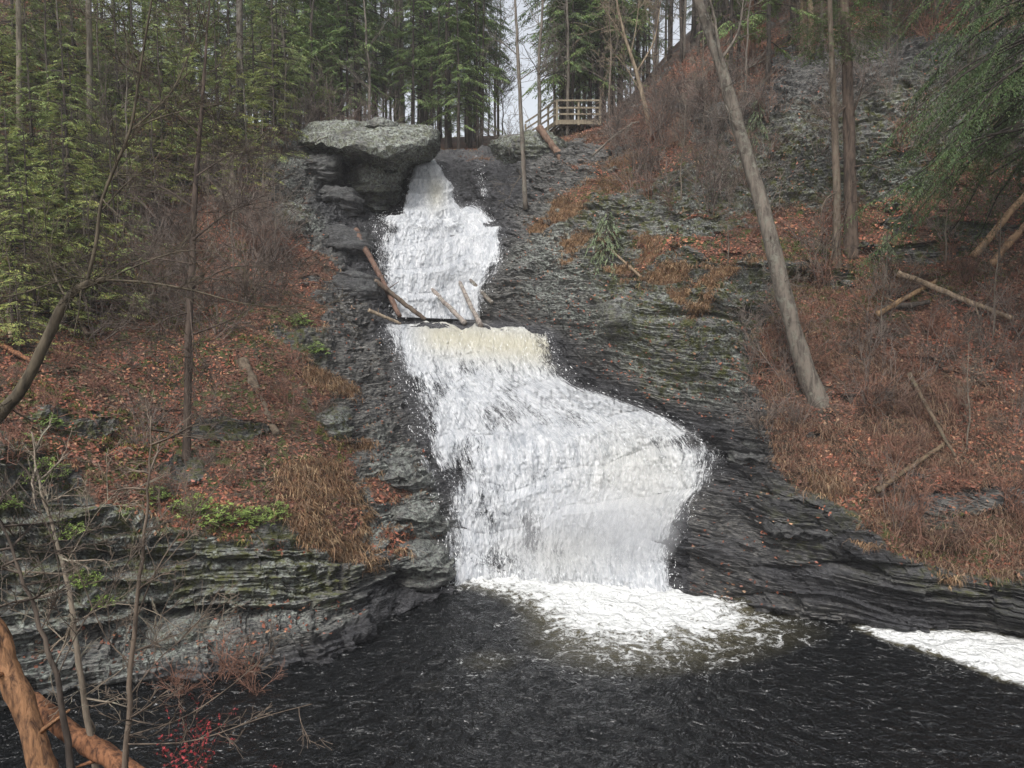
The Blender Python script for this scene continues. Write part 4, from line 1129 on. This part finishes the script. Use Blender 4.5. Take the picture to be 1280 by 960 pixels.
path_tree('bare_sapling', tr([(180,1500,6.6),(125,1010,6.6),(112,920,6.6),(98,820,6.6),(88,740,6.6),(66,660,6.6),(45,590,6.6),(40,540,6.6)]), [.035,.03,.028,.024,.02,.014,.009,.005], B_GREY,
          [(tr([(98,820,6.6),(60,780,6.6),(10,760,6.6)]), .007, .003), (tr([(92,780,6.6),(140,750,6.6),(200,765,6.6),(235,800,6.6)]), .006, .0025), (tr([(80,710,6.6),(120,640,6.6),(150,610,6.6)]), .006, .0025), (tr([(105,870,6.6),(150,840,6.6),(195,800,6.6),(240,770,6.6)]), .006, .0025)],
          208, 'grey sapling between the two other saplings at bottom left', twigs=(5, .55, 2, .0024, 16, .3), tint=(1.5, 1.45, 1.35), group='bare saplings on the near bank')
# dead tree beside platform, pale tree and trunks at the top
b0 = onhit(655, 258, -.2); Y0 = b0[1]
path_tree('dead_tree', tr([(657,262,Y0),(654,200,Y0),(651,140,Y0),(648,80,Y0),(645,20,Y0),(643,-20,Y0)]), [.12,.10,.09,.08,.06,.04], B_GREY,
          [(tr([(650,100,Y0),(670,85,Y0),(690,80,Y0)]), .03, .01), (tr([(648,70,Y0),(625,50,Y0),(610,52,Y0)]), .03, .01), (tr([(655,215,Y0),(640,235,Y0),(636,250,Y0)]), .03, .01)],
          209, 'thin dead tree standing against the bright gap left of the platform', twigs=(4, 1.3, 1, .008, 24, .15))
b0 = onhit(812, 168, 0); Y0 = min(b0[1], 42)
path_tree('bare_tree', tr([(814,175,Y0),(806,130,Y0),(796,90,Y0),(782,50,Y0),(772,10,Y0),(765,-40,Y0)]), [.13,.11,.09,.07,.05,.03], B_PALE,
          [(tr([(796,90,Y0),(820,50,Y0),(826,0,Y0)]), .05, .02), (tr([(782,50,Y0),(768,30,Y0),(750,0,Y0)]), .04, .015), (tr([(804,120,Y0),(780,80,Y0),(760,60,Y0)]), .035, .012), (tr([(788,70,Y0),(796,30,Y0),(800,-10,Y0)]), .03, .012)],
          210, 'pale leafless tree with forked crown on the slope right of the platform', twigs=(7, 1.8, 2, .007, 4, .4), tint=(.8,.8,.78))
for (px, top, bot, wd, bk, lb, tn) in [(937, -40, 72, .30, B_DARK, 'reddish brown upright trunk at the top edge right of the leaning tree', (2.2,1.5,1.2)), (1003, -40, 62, .22, B_PALE, 'broken pale trunk on the upper right crest', (1,.9,.8)), (1014, 5, 70, .16, B_PALE, 'short split pale snag close to the broken pale trunk', (.8,.75,.7)), (500, -30, 165, .33, B_GREY, 'thick grey trunk rising behind the jutting slab', (1.1,1.1,1.1)), (300, -30, 190, .2, B_GREY, 'grey trunk on the upper left slope', (.8,.8,.8)), (24, -30, 200, .13, B_GREY, 'thin pale trunk near the left edge of the photo', (1.1,1.1,1)), (112, -30, 215, .15, B_GREY, 'grey pole trunk among the young hemlocks', (.8,.8,.75))]:
    bb_ = onhit(px, bot, 0); Y0 = bb_[1]
    path_tree('tree_trunk', tr([(px + 1, bot + 6, Y0), (px, (top + bot) / 2, Y0), (px - 1, top, Y0), (px - 2, top - 60 if top < 0 else top - 4, Y0)]), [wd, wd * .8, wd * .7, wd * .5], bk, [], 300 + px, lb, twigs=(0, 1.3, 1, .008, 16, .05), tint=tn)

# small leafless trees and shrubs on the slopes
bs = [shrub('bare_shrub', 141, 1.7, 9), shrub('bare_shrub', 142, 2.2, 8, (5, 4)), shrub('bare_shrub', 143, 1.2, 12, (4, 4), (1.2, .95, .85)), shrub('bare_shrub', 144, 2.6, 6, (6, 4)), shrub('bare_shrub', 145, 1.4, 11, (5, 4), (1.35, .9, .75), sag=1.0)]
def scatter_shrubs(n, box, kinds, s0, s1, labels, group, test=None, seed=1):
    R = np.random.default_rng(seed)
    c_ = 0; k_ = 0
    while c_ < n and k_ < n * 20:
        k_ += 1
        px, py = R.uniform(box[0], box[2]), R.uniform(box[1], box[3])
        if test and not test(px, py): continue
        p, nn_ = hit(px, py)
        if p[1] > 56: continue
        kd = kinds[R.integers(len(kinds))]
        put(bs[kd], p[0], p[1], labels[kd], group, 'shrub', sc=R.uniform(s0, s1), z=p[2], sink=.05); c_ += 1
SL = {i: t for i, t in enumerate(['%s leafless shrub of medium height', '%s tall arching leafless shrub', '%s low dense twiggy shrub', '%s sparse tall leafless shrub', '%s low russet tangle of drooping twigs'])}
def sl(where): return {k_: (v % 'grey' if k_ < 4 else v % 'brown') + ' ' + where for k_, v in SL.items()}
def inpoly(p): return lambda x, y: bool(inside(np.array([x]), np.array([y]), p)[0])
scatter_shrubs(42, (100, 170, 420, 440), [0, 1, 2, 3, 4], .7, 1.3, sl('on the upper left slope'), 'leafless shrubs on the upper left slope', inpoly([(310,170),(350,260),(380,330),(370,420),(300,400),(150,420),(60,360),(120,260),(250,230)]), 1)
scatter_shrubs(22, (0, 420, 430, 640), [2, 4, 0], .35, .8, sl('among the red leaves of the left bank'), 'leafless shrubs on the lower left bank', None, 2)
scatter_shrubs(38, (740, 110, 1000, 320), [0, 1, 3, 4, 2], .7, 1.35, sl('on the cliff shelf right of the platform'), 'leafless shrubs on the upper right slope', inpoly([(720,190),(800,140),(960,110),(1000,200),(960,300),(830,300),(770,260)]), 3)
scatter_shrubs(36, (950, 330, 1290, 700), [4, 2, 4, 0, 1], .6, 1.15, sl('on the leafy right bank'), 'leafless shrubs on the leafy right bank', inpoly([(960,430),(1000,350),(1280,260),(1290,700),(1100,670),(1000,600)]), 4)
scatter_shrubs(16, (930, 400, 1010, 560), [0, 1, 4], .6, 1.0, sl('around the foot of the leaning tree'), 'leafless shrubs at the leaning tree', None, 5)
scatter_shrubs(36, (330, 130, 900, 190), [0, 1, 2, 3], .9, 1.6, sl('along the rim above the falls'), 'leafless shrubs along the rim', lambda x, y: not (500 < x < 600 and y > 150) and not (655 < x < 760), 6)
scatter_shrubs(26, (870, -10, 1290, 70), [0, 1, 3, 4], 1.0, 1.7, sl('near the top of the right hillside'), 'leafless shrubs near the top of the right hillside', None, 17)
scatter_shrubs(30, (1000, 20, 1290, 330), [0, 1, 4], .7, 1.2, sl('on the upper right cliff'), 'leafless shrubs on the upper right cliff', None, 7)
scatter_shrubs(44, (0, 80, 340, 430), [0, 3, 1], .9, 1.6, sl('between the young hemlocks'), 'leafless shrubs between the young hemlocks', None, 8)
for (px, py, k_, s) in [(360,190,0,.5),(330,260,2,.5),(345,330,2,.45),(290,330,2,.5),(150,330,1,.45),(180,400,2,.4),(60,230,1,.6),(200,300,1,.45),(880,170,2,.6),(850,250,2,.5),(930,140,0,.5),(1180,330,2,.5),(1240,420,2,.5),(1100,420,2,.4),(1210,560,2,.4),(1270,180,1,.5),(910,330,2,.35),(400,160,0,.5),(100,120,1,.7),(270,60,1,.7),(340,110,0,.7),(130,200,0,.55),(230,180,2,.7),(80,160,0,.6),(20,330,2,.4),(110,380,0,.3),(310,210,0,.5),(260,300,2,.4),(160,260,0,.5),(200,90,2,.9),(50,80,0,.8)]:
    p, _ = hit(px, py)
    put(bare[k_], p[0], p[1], ['small spreading grey leafless tree on the slopes', 'slim dark leafless tree on the slopes', 'little pale leafless tree on the slopes'][k_] + (' left of the falls' if px < 600 else ' right of the falls'),
        'small leafless trees on the slopes left of the falls' if px < 600 else 'small leafless trees on the slopes right of the falls', sc=s, z=p[2])

for (px, py, s_, lb) in [(275,850,.75,'russet dead branch tangle at the foot of the left cliff'), (318,862,.6,'smaller russet branch tangle lying at the edge of the pool'), (228,868,.6,'brown dead branches in the water below the left cliff')]:
    p = W(px, py, YW(py) - .1)
    put(bs[4], p[0], p[1], lb, None, 'branch', sc=s_, z=0.05, sink=0)

# ------------------------------------------------------------------ glossy leaved plants
def rhodo(name, seed, r, nw, ll=.11, lw=.022, col=(.16, .23, .06), droop=.6):
    R = np.random.default_rng(seed)
    c0 = R.normal(0, 1, (nw, 3)); c0 = unit(c0) * (R.random((nw, 1)) ** .5) * r
    c0[:, 2] = np.abs(c0[:, 2]) * .7
    P = np.repeat(c0, 8, 0); n = len(P)
    a = np.tile(np.arange(8) * 2 * math.pi / 8, nw) + np.repeat(R.uniform(0, 1, nw), 8)
    d_ = unit(np.stack([np.cos(a), np.sin(a), R.uniform(-droop, .25, n)], 1) + np.repeat(unit(c0), 8, 0) * .5)
    L = ll * R.uniform(.7, 1.2, (n, 1))
    sd = unit(np.cross(d_, [0, 0, 1.0]) + R.normal(0, .2, (n, 3))) * lw
    cc = np.asarray(col) * np.repeat(R.uniform(.6, 1.5, (nw, 1)), 8, 0) * R.uniform(.8, 1.2, (n, 1))
    v, f_, c = quads(P + d_ * L * .6, d_ * L * .5, sd, cc)
    tb = Tubes()
    for i in range(nw):
        tb.add([(0, 0, -.15), c0[i] * .5 + R.normal(0, .03, 3), c0[i]], [.012, .008, .005], 3, (.6, .6, .5), cap=False)
    root = empty(name)
    obj('leaves', raw_mesh('leaves', v, f_, False, {'tint': c}, [RHODO]), root)
    obj('stems', tb.mesh('stems', B_TWIG), root)
    return root
rh = [rhodo('evergreen_shrub', 151, .45, 60, .12, .02), rhodo('evergreen_shrub', 152, .6, 110, .09, .014, (.20, .28, .07), .8), rhodo('evergreen_shrub', 153, .9, 140, .14, .026, (.11, .16, .06))]
for (px, py, k_, s, lb) in [(62,522,0,.8,'glossy evergreen shrub with long leaves above the bright fern clump at left'), (60,585,1,.85,'bright yellow green clump of foliage at the top of the left cliff'), (92,655,1,.62,'bright green clump hanging on the face of the left cliff'), (112,715,1,.55,'yellowish clump low on the left cliff'), (135,742,1,.45,'smallest green clump lowest on the left cliff'), (45,545,0,.6,'small dark glossy plant beside the left edge'),
                            (250,628,1,.8,'green evergreen clump at the left end of the cliff top row'), (285,640,1,.85,'wide green evergreen clump in the middle of the cliff top row'), (320,642,1,.75,'green evergreen clump at the right end of the cliff top row'), (350,632,1,.6,'small green clump where the tan grass begins'), (205,612,0,.7,'dark green clump beside the straight dark tree foot'),(160,632,1,.45,'little fern clump at the cliff brink left of the straight tree'),
                            (395,435,0,.9,'grey green evergreen shrub on the left slope near the wet rock'), (375,400,0,.9,'upper grey green evergreen shrub near the wet rock'),(20,620,0,.5,'small leafy plant on the rock at the left edge')]:
    p, _ = hit(px, py)
    put(rh[k_], p[0], p[1] - .3, lb, 'evergreen clumps on the left bank', 'shrub', sc=s * 1.3, z=p[2] - .05)
for i, (px, py) in enumerate([(20,215),(45,195),(70,205),(35,240),(60,235),(25,265),(85,220),(100,250),(0,190),(10,290),(50,280)]):
    p, _ = hit(px, py)
    put(rh[2], p[0], p[1] - .2, 'dark rhododendron with drooping leaves high at the left edge', 'rhododendrons at the upper left', 'shrub', sc=1.2, z=p[2])
for (px, py, s, lb) in [(757,318,1.0,'drooping grey green evergreen bush on the right cliff face'), (1105,312,.5,'small dark evergreen bush behind the upright trunks'), (945,150,.6,'small green bush on the cliff edge beside the leaning tree')]:
    p, _ = hit(px, py)
    y_ = conifer('evergreen_bush', 2.4, .02, 1.2, 60, .12, .016, (.20, .25, .14), int(px), .03, per=10, k=9, dead=0, droop=1.2)
    put(y_, p[0], p[1] - .2, lb, None, 'bush', sc=s, z=p[2] - .6, sink=0)

# red leaved plants at the bottom edge
for (px, py, Y, s, lb) in [(325,985,5.5,1.0,'red leaved shrub at the bottom edge left of centre'), (520,990,5.8,.8,'sparse red leaved shrub at the bottom edge in the middle'), (235,860,5.9,.5,'thin shrub with russet leaves above the orange log')]:
    R = np.random.default_rng(int(px)); base = W(px, py + 40, Y)
    gz = 6.2 - .63 * Y
    root = empty('red_leaved_shrub', (base[0], base[1], gz))
    tb = Tubes(); LP = []
    hh = base[2] - gz
    for i in range(12):
        a = R.uniform(0, 6.28); tip = np.array([R.normal(0, .34) * s, R.normal(0, .25), hh + R.uniform(-.25, .22) * s])
        pts = np.array([(0, 0, -.05), tip * np.array([.15, .15, .75]), tip])
        tb.add(pts, [.005, .003, .0015], 3, (.5, .35, .3), cap=False)
        for j in range(9):
            s0 = pts[1] + (tip - pts[1]) * R.random(); e = s0 + unit(R.normal(0, 1, 3)) * R.uniform(.05, .16)
            tb.add([s0, e], [.002, .0012], 3, (1, .6, .5), cap=False)
            LP += [s0 + (e - s0) * R.random() for _ in range(5)]
    LP = np.array(LP); n = len(LP)
    v, f_, c = quads(LP, unit(R.normal(0, 1, (n, 3))) * .014, unit(R.normal(0, 1, (n, 3))) * .007, np.array([(.42, .05, .06)]) * R.uniform(.5, 1.3, (n, 1)))
    obj('stems', tb.mesh('stems', B_TWIG), root); obj('leaves', raw_mesh('leaves', v, f_, False, {'tint': c}, [BERRY]), root)
    tag(root, lb, 'shrub')

# ------------------------------------------------------------------ logs
log('fallen_log', tr([(-75,640,6.6),(-20,765,6.4),(25,870,6.3),(62,985,6.2),(95,1100,6.1)]), .085, .115, B_ORANGE, 'thick barkless orange log slanting down the bottom left corner', 'orange logs on the near bank', 22, stubs=3)
log('fallen_log', tr([(20,865,6.9),(75,905,6.7),(140,950,6.5),(230,1020,6.3),(330,1100,6.1)]), .09, .085, B_ORANGE, 'orange log lying low to the right behind the slanting one', 'orange logs on the near bank', 22, tint=(.85,.75,.75), stubs=2, seed=8)
def hl(a, b, r0, r1, bark, label, dy=-.25, group=None, stubs=0, tint=(1,1,1), cat='log', dyb=None):
    pa, pb = onhit(*a, dy), onhit(*b, dy if dyb is None else dyb)
    d_ = pb - pa
    return log('fallen_log', [pa - d_ * .03, pa + d_ * .5, pb + d_ * .03], r0, r1, bark, label, group, tint=tint, cat=cat, stubs=stubs, seed=int(a[0]))
FLG = 'driftwood logs caught in the falls'
hl((446,290),(498,392),.13,.10,B_GREY,'long brown log leaning on the wet rock left of the middle cascade',-1.1,FLG,2,(.9,.65,.6))
hl((470,352),(530,398),.10,.08,B_GREY,'shorter dark log crossing under the long leaning log',-1.1,FLG,1,(.8,.7,.65))
hl((462,388),(500,404),.07,.05,B_PALE,'small pale stick on the lip of the middle ledge',-.8,FLG,1)
hl((540,362),(580,403),.085,.10,B_GREY,'wet grey log half buried in the middle cascade',-.36,FLG,0,(1.7,1.7,1.8))
hl((574,352),(600,405),.075,.10,B_GREY,'grey log leaning near the right side of the middle cascade',-.34,FLG,0,(1.7,1.7,1.8))
hl((588,350),(614,378),.09,.09,B_GREY,'short grey log against the right rock of the middle cascade',-.36,FLG,0,(1,1,1))
log('fallen_log', tr([(674,160,41.6),(694,187,41.0),(714,214,40.2)]), .19, .16, B_GREY, 'stout reddish log leaning on the outcrop below the platform', tint=(1.2,.9,.8))
RG = 'fallen logs on the right bank'
hl((1126,343),(1262,396),.11,.07,B_PALE,'long pale fallen pole below the upright trunks on the right bank',-.3,RG,3,(.9,.85,.8))
hl((1218,318),(1292,232),.12,.10,B_PALE,'left one of the two pale logs leaning at the right edge',-.4,RG,1,(1,.82,.65))
hl((1240,328),(1300,262),.11,.10,B_PALE,'right one of the two pale logs leaning at the right edge',-.4,RG,1,(.95,.75,.6))
hl((1098,392),(1168,352),.10,.06,B_PALE,'pale brown log slanting up beside the long fallen pole',-.3,RG,2,(.8,.65,.5))
hl((1138,470),(1192,568),.07,.04,B_GREY,'thin grey brown pole lying downhill on the right bank',-.5,RG,2,(.7,.6,.5))
hl((1098,612),(1178,556),.08,.05,B_GREY,'dark rotting log low on the right bank',-.35,RG,2,(.8,.65,.5))
hl((1105,385),(1160,378),.10,.08,B_DARK,'dark mossy log under the long fallen pole',-.2,RG,1)
hl((800,345),(750,300),.05,.03,B_PALE,'thin pale branch lying on the right cliff shelf',-.3,RG,2,(.7,.65,.6))
LGG = 'fallen logs on the left bank'
hl((303,452),(345,540),.20,.12,B_GREY,'mossy crumbling log lying downhill in the red leaves',-.1,LGG,0,(.85,.75,.65))
hl((60,335),(108,415),.06,.05,B_GREY,'grey pole lying downhill on the left bank',-.35,LGG,1,(1,.85,.8))
hl((80,392),(115,408),.05,.04,B_ORANGE,'short reddish broken stick on the left bank',-.2,LGG,1,(.6,.5,.5))
hl((10,388),(13,420),.05,.045,B_PALE,'upright pale split stump at the left edge',-.3,LGG,0,(1.5,1.5,1.4))
hl((0,430),(45,455),.07,.05,B_ORANGE,'orange rotten log at the left edge of the bank',-.1,LGG,1,(.9,.8,.8))
hl((285,858),(330,872),.02,.012,B_PALE,'thin pale branch floating by the foot of the left cliff',-.1,LGG,3)
# arching dead branches above the right shelf
path_tree('arching_branch', tr([(740,195,38.5),(765,172,38.5),(795,150,38.5),(818,160,38.5)]), [.06,.05,.04,.02], B_GREY, [(tr([(765,172,38.5),(758,150,38.4),(762,135,38.4)]), .03, .01), (tr([(790,152,38.5),(780,170,38.3),(790,182,38.3)]), .03, .01)], 220,
          'dead branch arching over the slope right of the platform', 'branch', twigs=(4, 1, 1, .007, 5, .2))

# ------------------------------------------------------------------ wooden viewing platform
root = empty('viewing_platform', tuple(W(722, 152, 48.5)))
O = np.array(root.location)
c1, c2 = W(696, 150, 47.7), W(750, 153, 47.7); c2[2] = c1[2]
k1 = W(675, 160, 50.6); k1[2] = c1[2]; k2 = c2 + (k1 - c1) * 1.0
k2[0] = c2[0] + .6
tb = Tubes()
nb_ = 16
for i in range(nb_):
    f0, f1 = i / nb_, (i + .93) / nb_
    a0 = c1 + (c2 - c1) * f0; a1 = c1 + (c2 - c1) * f1; b0_ = k1 + (k2 - k1) * f0; b1_ = k1 + (k2 - k1) * f1
    m0, m1 = (a0 + a1) / 2, (b0_ + b1_) / 2
    tb.box(m0 - O, m1 - O, np.linalg.norm(a1 - a0), .04)
obj('deck_boards', tb.mesh('deck_boards', LUMBER, False), root)
tb = Tubes()
dz = np.array([0, 0, -.14])
for a, b in ((c1, c2), (k1, k2), (c1, k1), (c2, k2)):
    tb.box(a + dz - O, b + dz - O, .07, .22, col=(.85, .85, .85))
for f0 in (.25, .5, .75):
    tb.box(c1 + (c2 - c1) * f0 + dz - O, k1 + (k2 - k1) * f0 + dz - O, .05, .18, col=(.7, .7, .7))
obj('frame', tb.mesh('frame', LUMBER, False), root)
rails = []
def post(p, h=1.15, low=.3):
    tb = Tubes(); tb.box(p - O + np.array([0, 0, -low]), p - O + np.array([0, 0, h]), .12, .12, up=(0, 1, 0))
    obj('post', tb.mesh('post', LUMBER, False), root)
def rail(a, b, z_, hgt=.10):
    tb = Tubes(); off = np.array([0, 0, z_]); tb.box(a - O + off, b - O + off, .05, hgt)
    obj('rail', tb.mesh('rail', LUMBER, False), root)
mid = (c1 + c2) / 2
for p in (c1, mid, c2, c1 + (k1 - c1) * .5, k1): post(p)
k3 = k1 + np.array([-.9, .9, -.35])
post(k3, 1.0)
for z_ in (.32, .68, 1.10):
    rail(c1 + np.array([.06, -.09, 0]), c2 + np.array([0, -.09, 0]), z_); rail(c1 + np.array([-.09, .06, 0]), k1 + np.array([-.09, 0, 0]), z_); rail(k1 + np.array([-.06, .06, 0]), k3, z_)
for p in (c1 + (c2 - c1) * .25 + (k1 - c1) * .3, c1 + (k1 - c1) * .8, c2 + (k2 - c2) * .4):
    g_ = drop(p[0], p[1])
    tb = Tubes(); tb.box(np.array([p[0], p[1], g_[2] - .5]) - O, p - O + np.array([0, 0, -.2]), .14, .14, up=(0, 1, 0), col=(.6, .6, .6))
    obj('support_post', tb.mesh('support_post', LUMBER, False), root)
tag(root, 'wooden viewing platform with railings on the rim right of the falls', 'platform')

# ------------------------------------------------------------------ mist where the water lands
def mist(px, py, Y, rx, ry, rz, dens, label):
    import bmesh
    bm = bmesh.new(); bmesh.ops.create_icosphere(bm, subdivisions=4, radius=1.0)
    for v_ in bm.verts:
        c = v_.co
        k_ = 1 + .22 * float(fbm(c.x * 1.5 + px, c.y * 1.5, c.z * 1.5, 3, 12))
        v_.co = Vector((c.x * rx * k_, c.y * ry * k_, c.z * rz * k_))
    me = bpy.data.meshes.new('mist'); bm.to_mesh(me); bm.free(); me.materials.append(mat_mist(dens))
    o = obj('mist', me); o.location = W(px, py, Y)
    tag(o, label, None, None, 'stuff')
mist(735, 672, 23.0, 2.6, .9, 1.5, .26, 'pale mist drifting over the base of the lower falls')
mist(800, 640, 23.3, 1.4, .8, 1.6, .24, 'pale mist at the right side of the lower falls')
mist(650, 520, 26.5, 2.6, .9, .9, .08, 'thin mist over the middle of the lower falls')
mist(572, 305, 35.3, 1.8, .9, 1.9, .08, 'light mist where the top chute hits the middle cascade')
mist(545, 350, 34.6, 2.0, .8, 1.5, .1, 'thin mist low on the middle cascade')

# ------------------------------------------------------------------ air
HTOP = float(G[..., 2].max()) + 30
hz = bpy.data.materials.new('thin_haze'); hz.use_nodes = True
nt = hz.node_tree; nt.nodes.clear()
ho = nt.nodes.new('ShaderNodeOutputMaterial'); hv = nt.nodes.new('ShaderNodeVolumePrincipled')
hv.inputs['Color'].default_value = (.92, .94, .97, 1); hv.inputs['Density'].default_value = HAZE
nt.links.new(hv.outputs[0], ho.inputs['Volume'])
x0, x1, y0, y1, z0, z1 = -900, 900, -60, 345, -4, HTOP
V = [(x, y, z) for x in (x0, x1) for y in (y0, y1) for z in (z0, z1)]
me = raw_mesh('haze', V, np.array([[0, 1, 3, 2], [4, 6, 7, 5], [0, 4, 5, 1], [2, 3, 7, 6], [0, 2, 6, 4], [1, 5, 7, 3]]), False, None, [hz])
tag(obj('haze', me), 'thin damp air between the trees', None, None, 'stuff')
# ------------------------------------------------------------------ light
w = bpy.data.worlds.new('World'); SC.world = w
w.use_nodes = True
nt = w.node_tree; nt.nodes.clear()
sky = nt.nodes.new('ShaderNodeTexSky'); sky.sky_type = 'NISHITA'; sky.sun_disc = False
SE, SR = math.radians(52), math.radians(200)
sky.sun_elevation = SE; sky.sun_rotation = SR
sky.air_density = 1.0; sky.dust_density = 4.0; sky.ozone_density = 1.0
hs = nt.nodes.new('ShaderNodeHueSaturation'); hs.inputs['Saturation'].default_value = 0.28
bg = nt.nodes.new('ShaderNodeBackground'); bg.inputs['Strength'].default_value = 0.13
wo = nt.nodes.new('ShaderNodeOutputWorld')
nt.links.new(sky.outputs[0], hs.inputs['Color']); nt.links.new(hs.outputs[0], bg.inputs[0]); nt.links.new(bg.outputs[0], wo.inputs[0])
sd = bpy.data.lights.new('sun', 'SUN'); sd.energy = 1.4; sd.angle = math.radians(14); sd.color = (1.0, 0.97, 0.93)
so = bpy.data.objects.new('sun', sd); COL.objects.link(so)
sv = Vector((math.sin(SR) * math.cos(SE), math.cos(SR) * math.cos(SE), math.sin(SE)))
so.rotation_euler = sv.to_track_quat('Z', 'Y').to_euler()
SC.view_settings.view_transform = 'Standard'
SC.view_settings.look = 'None'
SC.view_settings.gamma = 1
SC.view_settings.exposure = 0.85
SC.cycles.max_bounces = 6
SC.cycles.volume_bounces = 2
SC.cycles.transparent_max_bounces = 12
